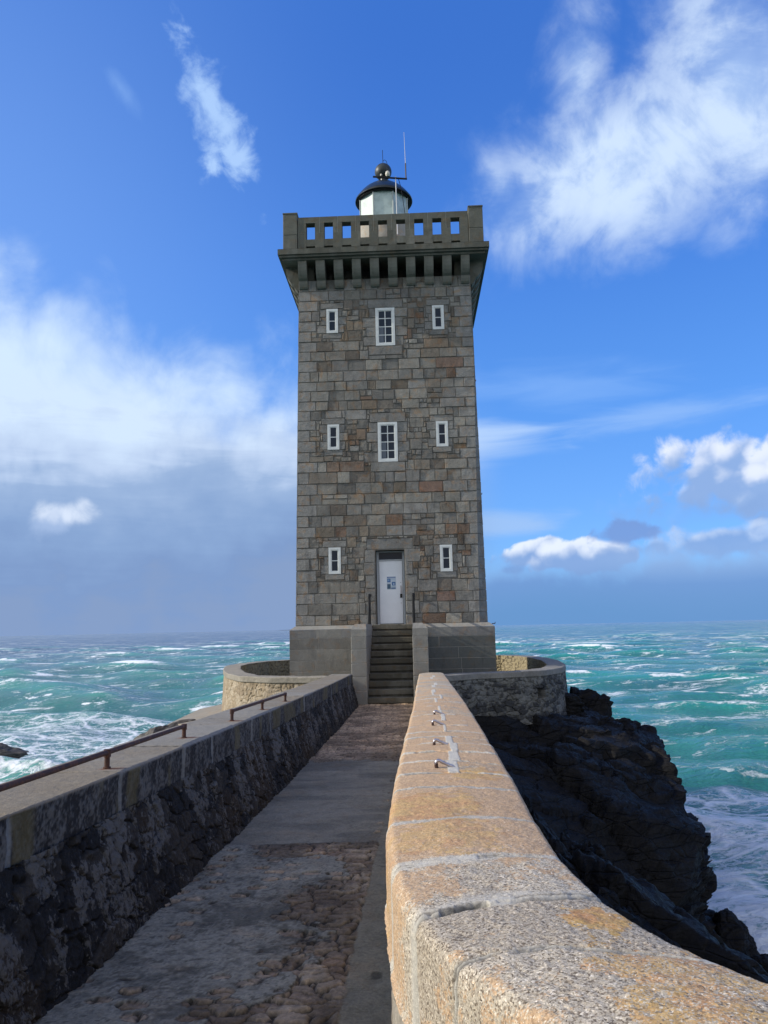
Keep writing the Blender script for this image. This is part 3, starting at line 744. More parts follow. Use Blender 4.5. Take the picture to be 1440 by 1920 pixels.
# ------------------------------------------------------------------ path
ys = 1.2*np.exp(np.linspace(0, math.log(21.75/1.2), 1000)); us = np.linspace(0, 1, 230)
Y, U = np.meshgrid(ys, us, indexing='ij')
xl = li(Y)+.10; xr = ri(Y)+.015; X = xl+(xr-xl)*U
gw = .26*np.clip(1-(Y-9)/8, .25, 1)              # width of the concrete gutter strip
f1, f2, idv = vor2(X/.15+.8*fbm(X*9, Y*9, 0, 3, .6, 3), Y/.078+1.6*(fbm(X*8, Y*8, 0, 3, .6, 4)-.5), 7, .8)
edge = f2-f1; dome = ss(edge, .02, .22)
nA = fbm(X*2.2, Y*2.2, 0, 5, .55, 11); nB = fbm(X*9, Y*9, 0, 4, .6, 15); nC = fbm(X*38, Y*38, 0, 3, .6, 19)
dr_ = xr-gw-X                                     # distance from the gutter
# concrete skim: over the left of the near part; slab between y 6.8 and 11.2
near = ss(6.75+.12*(nB-.5)-Y, 0, .04)
sk = ss(dr_+(nA-.5)*1.25+(nB-.5)*.35-np.interp(Y, [2, 3.3, 3.9, 4.6, 5.3, 6.2, 6.4], [.58, .50, .52, .20, .16, .30, .95]), -.02, .03)
holes = ss(vor2(X/.27, Y/.17, 23, .95)[0]+(nB-.5)*.3, .27, .22)*ss(vn(X*2.1, Y*2.3, 0, 9), .42, .48)
sk = sk*(1-holes)
slab = ss(Y, 6.70, 6.78)*ss(11.4+.5*(nA-.5)+.35*(nB-.5)-Y, 0, .08)
slab = slab*(1-ss(nB, .60, .66)*ss(.12-dr_, 0, .1))
con = np.maximum(np.maximum(near*sk, slab), ss(gw-.01-(xr-X), -.012, .006)*0)
gut = ss((X-(xr-gw))+(nB-.5)*.03, -.008, .008)
cob = dome*.020+(idv-.5)*.014+(nC-.5)*.006+(nB-.5)*.012
hgt = cob*(1-con)+con*(.024+(nA-.5)*.016+(nB-.5)*.006+(nC-.5)*.004-.012*slab)
hgt = hgt*(1-gut)+gut*(.012+(nB-.5)*.006)
dirt = ss(edge, .16, .02)
cc = lerpc((.092, .066, .050), (.170, .134, .102), idv); cc = lerpc(cc.mean()*np.ones_like(cc) if False else np.zeros_like(cc)+np.array((.10, .085, .07)), cc, np.clip(.3+nB, 0, 1))
cc = cc*(.55+.9*nC)[..., None]*(.85+.8*ss(nA, .40, .62))[..., None]
cc = lerpc(cc, np.zeros_like(cc)+np.array((.016, .014, .012)), dirt*.95)
cc = cc*(1+.5*ss(Y, 10.5, 13))[..., None]*(1+ss(Y, 10.5, 13)[..., None]*np.array((.10, .0, -.10)))

cn_ = lerpc(np.zeros_like(cc)+np.array((.075, .072, .064)), np.zeros_like(cc)+np.array((.185, .176, .155)), ss(nA*.45+nB*.35+nC*.2, .40, .60))*(.75+.5*nC)[..., None]*(1-.55*ss(nC*.6+nB*.4, .60, .66))[..., None]
cs_ = lerpc(np.zeros_like(cc)+np.array((.115, .108, .096)), np.zeros_like(cc)+np.array((.165, .152, .130)), ss(fbm(X*1.2, Y*3, 0, 4, .5, 31), .4, .6))*(.9+.2*nC)[..., None]
cn_ = lerpc(cn_, cs_, slab)
cc = lerpc(cc, cn_, con)
rim = ss(np.abs(con-.5), .5, .1)*near; cc = cc*(1-.75*rim)[..., None]
cc = lerpc(cc, np.zeros_like(cc)+np.array((.150, .136, .110))*(.8+.4*nB)[..., None], gut)
crk = ss(np.abs(fbm(X*2, Y*1.1, 0, 3, .5, 77)-.5), .006, .001)*gut; cc = cc*(1-.6*crk)[..., None]
P = np.stack([X, Y, zp(Y)+hgt], -1)
path = grid('path', P, M_PATH, col=cc*np.array((1.50, 1.50, 1.36))); tag(path, kind='structure', label='worn path of cobbles patched with concrete between two parapets')

# ------------------------------------------------------------------ left parapet
ct = rv*0
lw = empty('parapet_wall', (-1.7, 10, -2.2), label='dark left-hand stone parapet with flat tan coping and rusty pipe rails on top', cat='wall', group='parapets of the causeway')
def rel(P, o): return P-np.array(o.location)
yl = np.r_[np.linspace(.2, 2.4, 40, endpoint=False), 2.4*np.exp(np.linspace(0, math.log(21.25/2.4), 1500))]; hl = np.linspace(0, 1, 150)
Y, H = np.meshgrid(yl, hl, indexing='ij'); BAND = .235
top = zt(Y)-BAND; bot = zp(Y)-.25; Z = bot+(top-bot)*H
dd_ = zt(Y)-Z
f1, f2, idv = vor2(Y/.24+1.9*(fbm(Y*3.5, Z*3.5, 0, 4, .6, 5)-.5), Z/.12+1.9*(fbm(Y*3.3, Z*3.5, 0, 4, .6, 8)-.5), 41, .95)
edge = f2-f1; n1 = fbm(Y*3, Z*3, 0, 5, .6, 51); n2 = fbm(Y*14, Z*14, 0, 4, .6, 55); n3 = fbm(Y*1.3, Z*.7, 0, 4, .5, 59); stk = fbm(Y*9, Z*1.1, 0, 4, .55, 61); n4 = fbm(Y*45, Z*45, 0, 3, .6, 66)
cover = ss(n1*.6+n3*.4, .46, .58)                 # render left over the stones
out = ss(edge, .02, .13)*.034*(1-.45*cover)+(n1-.5)*.04+(n2-.5)*.035+(n4-.5)*.016+(idv-.5)*.018*(1-cover)
Xw = li(Y)+.18*(dd_-BAND)/.7*1.0+.002+out-.02
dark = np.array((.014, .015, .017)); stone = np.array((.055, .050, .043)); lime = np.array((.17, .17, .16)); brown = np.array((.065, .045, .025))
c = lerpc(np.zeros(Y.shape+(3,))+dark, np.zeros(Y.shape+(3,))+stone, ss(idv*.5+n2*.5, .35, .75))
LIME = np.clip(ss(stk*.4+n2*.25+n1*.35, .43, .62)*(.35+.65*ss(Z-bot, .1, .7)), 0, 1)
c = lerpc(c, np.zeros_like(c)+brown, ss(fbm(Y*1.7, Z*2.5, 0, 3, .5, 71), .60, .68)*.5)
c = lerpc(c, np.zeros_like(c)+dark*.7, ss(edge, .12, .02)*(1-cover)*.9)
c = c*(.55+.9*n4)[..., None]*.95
m, t, b = material('limed_rubble'); o = t.obj(); col = t.attr('Col', 'Color'); li_ = t.attr('lime'); q1 = t.noise(t.vm('MULTIPLY', o, (1, 1, .6)), 42, 7, .72, .4); q2 = t.noise(o, 13, 6, .68, .6); q3 = t.noise(o, 110, 3, .7)
k_ = t.sm(t.add(t.mul(li_, .20), t.add(t.mul(q1, .70), t.mul(q2, .35))), .61, .70)
f_ = t.add(.35, t.add(t.mul(q3, .7), t.mul(q1, .6)))
t.put(b.inputs['Base Color'], t.mix(t.mul(k_, .62), t.mix(1.0, col, t.comb(f_, f_, f_), 'MULTIPLY'), (.19, .19, .18))); b.inputs['Roughness'].default_value = .85; b.inputs['Specular IOR Level'].default_value = .3
t.put(b.inputs['Normal'], t.bump(t.add(q1, t.mul(q2, 1.2)), 1.0, .03)); M_LIMED = m
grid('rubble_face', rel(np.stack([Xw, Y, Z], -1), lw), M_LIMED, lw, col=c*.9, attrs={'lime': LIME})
# coping: profile from the inner underside, over the top, down the outer side
pf = [(0, -BAND-.02)] + [(0, z) for z in np.linspace(-BAND, -.02, 26)] + [(-.004, -.008), (-.012, -.002)] + [(x_, 0) for x_ in np.linspace(-.02, -.55, 60)] + [(-.562, -.004), (-.57, -.02)] + [(-.57, z) for z in np.linspace(-.05, -1.6, 30)]
pf = np.array(pf); S = np.r_[0, np.cumsum(np.hypot(*np.diff(pf, axis=0).T))]
Y, Kk = np.meshgrid(yl, np.arange(len(pf)), indexing='ij'); px, pz, sl = pf[Kk, 0], pf[Kk, 1], S[Kk]
X = li(Y)+px; Z = zt(Y)+pz
inner = Kk < 27; topm = (Kk >= 29) & (Kk < 91); outer = Kk >= 91
n1 = fbm(Y*3, sl*3, 0, 5, .6, 81); n2 = fbm(Y*16, sl*16, 0, 4, .6, 85); n4 = fbm(Y*60, sl*60, 0, 3, .6, 88)
rs = np.random.RandomState(3); jt = []; yy = -.2
while yy < 21.3: yy += rs.uniform(.7, 1.25); jt.append(yy)
jt = np.array(jt); skew = (pf[Kk, 0]+.28)*.10
dj = np.min(np.abs((Y+skew)[..., None]-jt[None, None, :]), -1)
bi = np.searchsorted(jt, (Y+skew)); bt = rs.rand(len(jt)+2)[bi]
Z = Z+(n2-.5)*.006+(n1-.5)*.012*topm+(bt-.5)*.012*topm-ss(dj, .016, .004)*.006*topm
X = X+inner*((n1-.5)*.03+(n2-.5)*.016+(bt-.5)*.02-ss(dj, .03, .01)*.006)+outer*(n1-.5)*.03
tan_ = np.array((.205, .172, .125)); g2 = np.array((.225, .21, .18))
c = lerpc(np.zeros(Y.shape+(3,))+tan_, np.zeros(Y.shape+(3,))+g2, ss(n1*.5+bt*.5, .3, .7))*(.85+.3*n4)[..., None]
c = lerpc(c, np.zeros_like(c)+np.array((.04, .035, .03)), ss(dj+.01*(n2-.5), .009, .003)*topm*.9*ss(bt, .1, .35))
stk = fbm(Y*12, sl*.8, 0, 4, .55, 91)
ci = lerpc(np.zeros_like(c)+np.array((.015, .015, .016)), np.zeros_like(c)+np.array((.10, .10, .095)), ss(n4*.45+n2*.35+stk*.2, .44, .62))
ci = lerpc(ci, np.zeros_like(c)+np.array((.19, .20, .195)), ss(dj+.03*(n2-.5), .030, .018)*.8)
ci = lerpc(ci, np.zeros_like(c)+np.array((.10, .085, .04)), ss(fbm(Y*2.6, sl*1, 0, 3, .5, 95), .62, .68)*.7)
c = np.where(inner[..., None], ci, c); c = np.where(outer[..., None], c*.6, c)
for (py_) in (3.2, 5.0, 6.59, 8.09, 9.47, 10.9):   # rust run-off beside each rail foot
    xx = np.interp(py_, [3.2, 5, 6.59, 8.09, 9.47, 10.9], [-1.86, -1.77, -1.70, -1.60, -1.51, -1.42])
    dx_ = (X-xx); r_ = np.exp(-((Y-py_)/.045)**2-(np.clip(dx_-.03, 0, 9)/.07)**2-(np.clip(-dx_, 0, 9)/.04)**2)*topm
    c = lerpc(c, np.zeros_like(c)+np.array((.16, .06, .02)), np.clip(r_*1.4*(.5+n2), 0, .9))
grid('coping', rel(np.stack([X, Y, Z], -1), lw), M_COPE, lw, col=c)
x = MB(); ye = 21.25; xi = float(li(ye))
zz = [-2.4, -2.1, -1.85, -1.6, -1.42, -1.24]
for a, b_ in zip(zz[:-1], zz[1:]):
    k = random.uniform(.8, 1.1); x.box(xi-.565, xi-.01+(.0 if b_ > -1.45 else .05), ye-.12, ye+.015, a+.004, b_-.004, (.13*k, .125*k, .11*k), .01)
x.build('wall_end', M_SMOOTH, lw, xf=lambda p: tuple(np.array(p)-np.array(lw.location)))
blk = MB(); blk.box(xi-.02, xi+.11, 21.27, 21.5, -2.2, -1.78, (.2, .19, .17), .012)
o = blk.build('kerb_block', M_SMOOTH, lw, xf=lambda p: tuple(np.array(p)-np.array(lw.location)))

# ------------------------------------------------------------------ right parapet: broad rounded granite coping
rw = empty('parapet_wall', (.8, 10, -2.2), label='sunlit right-hand granite parapet with broad rounded coping and orange lichen', cat='wall', group='parapets of the causeway')
d = np.r_[0, np.cumsum(np.hypot(np.diff((rq[:, 0]+rq[:, 2])/2), np.diff((rq[:, 1]+rq[:, 3])/2)))]; Ltot = d[-1]
# sample: fine near the camera, coarse far off
tn = np.linspace(0, 1, 1900); sfar = Ltot-(.35*(np.exp(tn*math.log(Ltot/.35+1))-1)); sfar = sfar[::-1]
Q = np.stack([np.interp(sfar, d, rq[:, k]) for k in range(4)], 1)
IN, OUT = Q[:, :2], Q[:, 2:]; SN = Ltot-sfar       # SN: distance along the wall from the near end
# cross-section parameter: w across (0 inner .. 1 outer), drop below the top
CD = .34
cr = lambda w_: .025*(1-(2*w_-1)**2)
sec = [(-.03, -CD-.02)]+[(-.012, z) for z in np.linspace(-CD, -.09, 24)]
for a in np.linspace(0, 90, 10)[1:]: sec.append((-.012+.062*(1-math.cos(R(a))), -.09+.055*math.sin(R(a))))
w1 = np.linspace(.06, .95, 120); e0 = cr(.05)
for w_ in w1: sec.append((w_, (cr(w_)-e0)-.035+.0))
for a in np.linspace(90, 0, 8)[1:]: sec.append((1.0-.05+.05*math.cos(R(a)), -.035+(cr(.95)-e0)-.04*(1-math.sin(R(a)))))
sec += [(1.0, z) for z in np.linspace(-.10, -CD, 12)]
sec = np.array(sec); S = np.r_[0, np.cumsum(np.hypot(sec[1:, 0]*.65-sec[:-1, 0]*.65, sec[1:, 1]-sec[:-1, 1]))]
Tn, Kk = np.meshgrid(np.arange(len(sfar)), np.arange(len(sec)), indexing='ij')
wv, zv, sl = sec[Kk, 0], sec[Kk, 1], S[Kk]
A_ = IN[Tn]; B_ = OUT[Tn]; XY = A_+(B_-A_)*wv[..., None]; SNg = SN[Tn]
DW = B_-A_; DW = DW/np.linalg.norm(DW, axis=-1, keepdims=True)
Z = zt(XY[..., 1])+zv+.012
# transverse joints, at the distances seen along the wall
mid = (IN+OUT)/2
jy = [-.3, .35, 1.0, 1.42, 1.99, 2.36, 2.80, 3.42, 4.18, 4.62, 5.07, 5.52, 5.96, 6.4, 6.77, 7.3, 7.75, 8.4, 9.0, 9.6, 10.26, 10.9, 11.6, 12.3, 13.1, 13.8, 14.6, 15.5, 16.3, 17.2, 18.1, 19.1, 20.2, 21.6]
jy = [v for v in jy if v > .5]
js = np.array(sorted(np.interp(jy, mid[:, 1][::-1] if mid[0, 1] > mid[-1, 1] else mid[:, 1], SN[::-1] if mid[0, 1] > mid[-1, 1] else SN)))
wob = (fbm(wv*3, SNg*1.2, 0, 3, .5, 101)-.5)*.05
sj = SNg+wob-.30*(.5-wv)*ss(SNg, np.interp(2.4, mid[::-1, 1] if mid[0, 1] > mid[-1, 1] else mid[:, 1], SN[::-1] if mid[0, 1] > mid[-1, 1] else SN), js[2]-.1); dj = np.min(np.abs(sj[..., None]-js[None, None, :]), -1); bi = np.searchsorted(js, sj)
rs = np.random.RandomState(12); nb_ = len(js)+2
lw_ = rs.uniform(.40, .60, nb_); has = rs.rand(nb_) < .45
known = {}
has[:10] = False; lw_w = rs.uniform(.01, .05, nb_)
# longitudinal joints where the photograph shows them: a broad cement strip beside the two nearest staples
for yj, wl, ww in ((4.85, .50, .045), (5.3, .53, .05), (5.75, .55, .04), (7.0, .5, .015), (8.7, .48, .015), (9.3, .47, .02)):
    k = int(np.searchsorted(js, np.interp(yj, mid[::-1, 1] if mid[0, 1] > mid[-1, 1] else mid[:, 1], SN[::-1] if mid[0, 1] > mid[-1, 1] else SN))); has[k] = True; lw_[k] = wl; lw_w[k] = ww
dl = np.abs(wv-lw_[bi]-.02*(fbm(SNg*5, wv*5, 0, 2, .5, 111)-.5)); dl = np.where(has[bi], dl, 9.)
dl = np.where(SNg > js[4], dl, 9.)
n1 = fbm(wv*2.2, SNg*3.3, 0, 5, .55, 121); n2 = fbm(sl*16, SNg*16, 0, 4, .6, 125); n3 = fbm(sl*70, SNg*70, 0, 3, .65, 129); n5 = fbm(sl*160, SNg*160, 0, 2, .6, 133)
bt = rs.rand(nb_)[bi]; bt2 = rs.rand(nb_)[bi]
inner = ss(zv, -.07, -.12)*(wv < .1)
jw = np.where(inner > .5, .017, .003+.009*ss(n1, .4, .6))
nearj = ss(SNg, 4.5, 2.5)
joint = ss(dj+(.010+.035*nearj)*(n2-.5)+.045*nearj*(n1-.5)-.004*nearj, jw+.004+.004*nearj, jw-.004-.003*nearj)
jl = ss(dl*.66+.01*(n2-.5), lw_w[bi]*.66+.004, lw_w[bi]*.66-.003)
cem = np.maximum(joint, jl)
smear = ss(dj+.10*(n1-.5)+.05*(n2-.5), .055, .02)*ss(bt2, .35, .8)*(SNg < 4)
crack = ss(np.abs(dj-.010)+.012*(n2-.5), .005+.004*nearj, .001)*ss(fbm(wv*3, SNg*3, 0, 2, .5, 141), .40, .47)
# the open slot in the joint at the left of the third block
js_slot = js[np.argmin(np.abs(js-np.interp(2.36, mid[::-1, 1] if mid[0, 1] > mid[-1, 1] else mid[:, 1], SN[::-1] if mid[0, 1] > mid[-1, 1] else SN)))]
slot = ss(np.abs(sj-js_slot), .013, .009)*ss(wv, .12, .14)*ss(wv, .38, .37)
rough = 1-.55*cem-.35*smear
off = ((n3-.5)*.005+(n5-.5)*.001)*rough+(n2-.5)*.008+(n1-.5)*.018+(bt-.5)*.008+(.003-.003*nearj)*cem-.008*crack-.030*slot
round_ = ss(dj, .05, .0)*(.012-.009*nearj)*(1-cem)*(1-smear)
off = off-round_
Nn = np.zeros(XY.shape[:2]+(3,)); side_in = ss(zv, -.04, -.09)*(wv < .2); side_out = ss(zv, -.04, -.09)*(wv > .8); tp = 1-side_in-side_out
Nn[..., 2] = tp; Nn[..., 0] = (side_out-side_in)*DW[..., 0]; Nn[..., 1] = (side_out-side_in)*DW[..., 1]
P = np.concatenate([XY, Z[..., None]], -1)+Nn*off[..., None]
grey_ = np.array((.52, .475, .40)); grey2 = np.array((.43, .385, .32)); cemc = np.array((.54, .515, .45)); och = np.array((.46, .235, .085)); ora = np.array((.50, .18, .03)); tanc = np.array((.47, .33, .19))
c = lerpc(np.zeros(P.shape)+grey2, np.zeros(P.shape)+grey_, ss(n1*.6+bt*.4, .35, .65))
lich = fbm(wv*1.7+5, SNg*2.4, 0, 5, .6, 151); lf = fbm(sl*26, SNg*26, 0, 4, .65, 155)
LB = np.interp(SNg, [0, js[0], js[1], js[2], js[3], js[4], js[4]+.3, 6, 12, 20], [.62, .62, .52, .16, .20, .68, .74, .60, .42, .22])
LB = LB+(bt2-.5)*.30*(SNg > js[4])
lm = ss(lich+(lf-.5)*.45, 1.02-LB-.30, 1.02-LB)
c = lerpc(c, np.zeros_like(c)+tanc*np.array((.88, .97, 1.12)), np.clip(ss(SNg, 2.2, 4)*.6, 0, 1)*(.35+.65*bt))

# strong orange patches: outer half of the nearest blocks, and the inner faces
patch = np.zeros_like(lm)
def pt(sc0, w0, rs_, rw_, amp=1.0):
    global patch
    e = 1-np.sqrt(((SNg-sc0)/rs_)**2+((wv-w0)/rw_)**2); patch = np.maximum(patch, amp*ss(e+(lf-.5)*1.3+(n2-.5)*.7, .05, .30))
pt((js[2]+js[3])/2, .80, .13, .22); pt(js[2]-.22, .66, .26, .34, .75); pt(js[2]-.45, .45, .22, .35, .8); pt(js[2]-.3, .95, .3, .2, .7); pt(js[1]-.12, .62, .30, .30, .8); pt(js[1]-.3, .85, .25, .2, .9); pt(js[0]-.1, .6, .45, .45, .7); pt(js[1]-.1, .35, .12, .12, .7)
pt(js[4]+.35, .35, .35, .4, .6); pt(js[5]+.3, .3, .4, .4, .7); pt(js[7], .65, .3, .3, .7)

pin = inner*ss(fbm(zv*6, SNg*3.2, 0, 4, .6, 161)+(lf-.5)*.3, .52, .62)
pin = pin*(SNg < 4.5)
c = c*(1+.4*(n3-.5)*rough)[..., None]
c = lerpc(c, np.zeros_like(c)+np.array((.055, .045, .04)), ss(n3, .22, .12)*rough*.5)
c = lerpc(c, np.zeros_like(c)+cemc*(.92+.16*n2)[..., None], np.clip(np.maximum(cem, smear*.7), 0, 1)*.92)
c = lerpc(c, np.zeros_like(c)+np.array((.05, .045, .04)), np.clip(crack*.75, 0, 1))
c = lerpc(c, np.zeros_like(c)+np.array((.17, .16, .13)), slot*.9)
m, t, b = material('lichened_granite'); o = t.obj(); col = t.attr('Col', 'Color'); la, lo2, gr = t.attr('lichen'), t.attr('orange'), t.attr('grain')
ow_ = t.vm('ADD', o, t.vm('SCALE', t.noise(o, 90, 2, .5, out=1), .006))
v1_ = t.sep(t.vor(ow_, 190, 'F1', 'Color')); v2_ = t.sep(t.vor(ow_, 370, 'F1', 'Color')); nn = t.noise(o, 300, 3, .7); n0 = t.noise(o, 38, 5, .7); n9 = t.noise(o, 9, 4, .6)
g_ = t.ramp(v1_[0], [(0, (.30, .27, .24)), (.16, (.55, .50, .45)), (.3, (.86, .84, .80)), (.7, (1.02, 1.0, .96)), (.86, (1.12, 1.05, .92)), (1, (1.55, 1.55, 1.55))])
g2_ = t.ramp(v2_[0], [(0, (.45, .42, .40)), (.2, (.9, .88, .85)), (.8, (1.05, 1.04, 1.02)), (1, (1.35, 1.35, 1.32))])
gg = t.mix(1.0, g_, g2_, 'MULTIPLY'); g3 = t.add(.78, t.mul(n0, .44)); gg = t.mix(1.0, gg, t.comb(g3, g3, g3), 'MULTIPLY')
gg = t.mix(gr, (1, 1, 1), gg)
base_ = t.mix(1.0, col, gg, 'MULTIPLY')
th_ = t.add(t.mul(v1_[1], .45), t.add(t.mul(v2_[1], .2), t.mul(n0, .45)))
lm_ = t.mul(t.sm(t.sub(t.mul(la, 1.15), th_), -.10, .06), .9)
lc = t.mix(n9, (.44, .285, .165), (.55, .38, .24)); lc = t.mix(t.mul(t.sm(v1_[2], .55, .8), .5), lc, (.60, .46, .30)); lc = t.mix(lo2, lc, t.mix(t.sm(n9, .35, .6), (.50, .25, .10), (.56, .36, .11)))
lc = t.mix(1.0, lc, t.comb(g3, g3, g3), 'MULTIPLY'); lc = t.mix(.45, lc, t.mix(1.0, lc, gg, 'MULTIPLY'))
t.put(b.inputs['Base Color'], t.mix(lm_, base_, lc)); b.inputs['Roughness'].default_value = .85; b.inputs['Specular IOR Level'].default_value = .25
t.put(b.inputs['Normal'], t.bump(t.add(t.add(t.mul(v1_[0], .45), t.mul(nn, .5)), n0), .9, .004)); M_LICH = m
LICH = np.clip(np.maximum(np.maximum(lm*.62+.10*ss(SNg, 2, 4), patch*.66), pin*.6), 0, 1)*(1-np.clip(np.maximum(cem, smear*.8), 0, 1))
ORG = np.clip(patch*.8+.10*ss(lf, .55, .65), 0, 1)
grid('coping', rel(P, rw), M_LICH, rw, col=c, attrs={'lichen': LICH, 'orange': ORG, 'grain': np.clip(1-.75*np.maximum(cem, smear*.6), 0, 1)*np.clip(1.15-SNg/16, .35, 1)}, flip=False)
# body below the coping, both faces
for side, nm_ in ((0, 'inner_face'), (1, 'outer_face')):
    hh = np.linspace(0, 1, 60 if side == 0 else 50); T_, H = np.meshgrid(np.arange(0, len(sfar), 1 if side == 0 else 4), hh, indexing='ij')
    e = (IN if side == 0 else OUT)[T_]; o2 = (OUT if side == 0 else IN)[T_]; n_ = (e-o2)/np.linalg.norm(e-o2, axis=-1, keepdims=True)
    ztop = zt(e[..., 1])-CD+.02; zb_ = (zp(e[..., 1])-.12) if side == 0 else np.full(ztop.shape, -3.2); Z = zb_+(ztop-zb_)*H
    s_ = SN[T_]; n1 = fbm(s_*3, Z*3, 0, 5, .6, 171+side); n2 = fbm(s_*15, Z*15, 0, 4, .6, 175+side)
    f1, f2, idv = vor2(s_/.34, Z/.2, 181+side, .8); edge = f2-f1
    off = ss(edge, .02, .22)*.02+(n1-.5)*.04+(n2-.5)*.015-.015-.03*ss(s_, 3.4, 1.8)*(side == 0)
    XY_ = e+n_*off[..., None]
    c = lerpc(np.zeros(XY_.shape[:2]+(3,))+np.array((.30, .27, .22)), np.zeros(XY_.shape[:2]+(3,))+np.array((.17, .145, .115)), ss(idv*.5+n1*.5, .35, .65))*(.8+.4*n2)[..., None]
    c = lerpc(c, np.zeros_like(c)+np.array((.36, .34, .30)), ss(edge, .10, .03)*.8)
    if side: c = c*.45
    grid(nm_, rel(np.concatenate([XY_, Z[..., None]], -1), rw), M_RUBBLE, rw, col=c, flip=(side == 0))
x = MB(); x.box(.86, 1.50, 21.1, 21.262, -2.6, -1.262, (.3, .28, .24)); x.build('wall_end', M_SMOOTH, rw, xf=lambda p: tuple(np.array(p)-np.array(rw.location)))

# ------------------------------------------------------------------ steel staples on the right coping
def topz(x_, y_):
    k = int(np.argmin(np.abs(mid[:, 1]-y_))); wv_ = float(np.clip((x_-IN[k, 0])/(OUT[k, 0]-IN[k, 0]), .05, .95)); return zt(y_)+.012-.035+cr(wv_)-e0
hooks = [(.335, 4.83, 'nearest of four bent steel staples on the lichened coping, with the rustiest stem'), (.385, 5.86, 'second nearest bent steel staple on the coping, beside a pale cement strip'), (.46, 7.33, 'third steel staple along the lichened coping, counting from the near end'), (.54, 8.38, 'smallest and farthest steel staple on the coping, nearest the steps')]
for (hx, hy, lab) in hooks:
    z0 = topz(hx, hy); e = empty('steel_staple', (hx, hy, z0), 0, label=lab, cat='staple', group='steel staples along the right coping')
    x = MB(); x.tube([(-.045, .0, -.03), (-.050, .0, .002), (-.053, 0, .016), (-.050, 0, .028), (-.040, 0, .036), (-.028, 0, .034), (-.012, -.002, .024), (.02, -.006, .011), (.048, -.010, .001), (.064, -.012, -.010)], [.009, .010, .0105, .011, .0108, .010, .0092, .0085, .008, .006], 12)
    x.build('staple_bar', M_STEEL, e, True)
    x = MB(); x.tube([(-.045, .0, -.03), (-.0525, .0, .006), (-.0515, 0, .024)], [.0115, .0118, .0105], 10); x.build('rusty_stem', M_RUST, e, True)

# ------------------------------------------------------------------ pipe rails on the left coping
def rail(posts, ends, lab, hz=.10, rr_=.0165):
    e = empty('pipe_rail', (posts[0][0], posts[0][1], zt(posts[0][1])), 0, label=lab, cat='railing', group='rusty pipe rails on the left parapet')
    L = e.location
    q = [(x_, y_, zt(y_)+hz) for x_, y_ in ends]; x = MB(); x.tube([Vector(p)-L for p in q], rr_, 14); x.build('rail', M_RUST, e, True)
    for (x_, y_) in posts:
        x = MB(); z = zt(y_); x.tube([Vector(p)-L for p in ((x_, y_, z-.02), (x_, y_, z+.012), (x_, y_, z+.013), (x_, y_, z+hz-.028), (x_, y_, z+hz-.027), (x_, y_, z+hz+.019))], [.024, .024, .0165, .0165, .0225, .0225], 14)
        x.build('post', M_RUST, e, True)
rail([(-1.86, 3.2), (-1.77, 5.0), (-1.70, 6.59)], [(-1.99, .6), (-1.86, 3.2), (-1.77, 5.0), (-1.70, 6.60)], 'long rusty brown pipe rail on the left coping, running out of the picture')
rail([(-1.60, 8.09), (-1.51, 9.47), (-1.42, 10.9)], [(-1.60, 8.08), (-1.51, 9.47), (-1.42, 10.91)], 'short rusty pipe rail with three posts farther along the left coping')

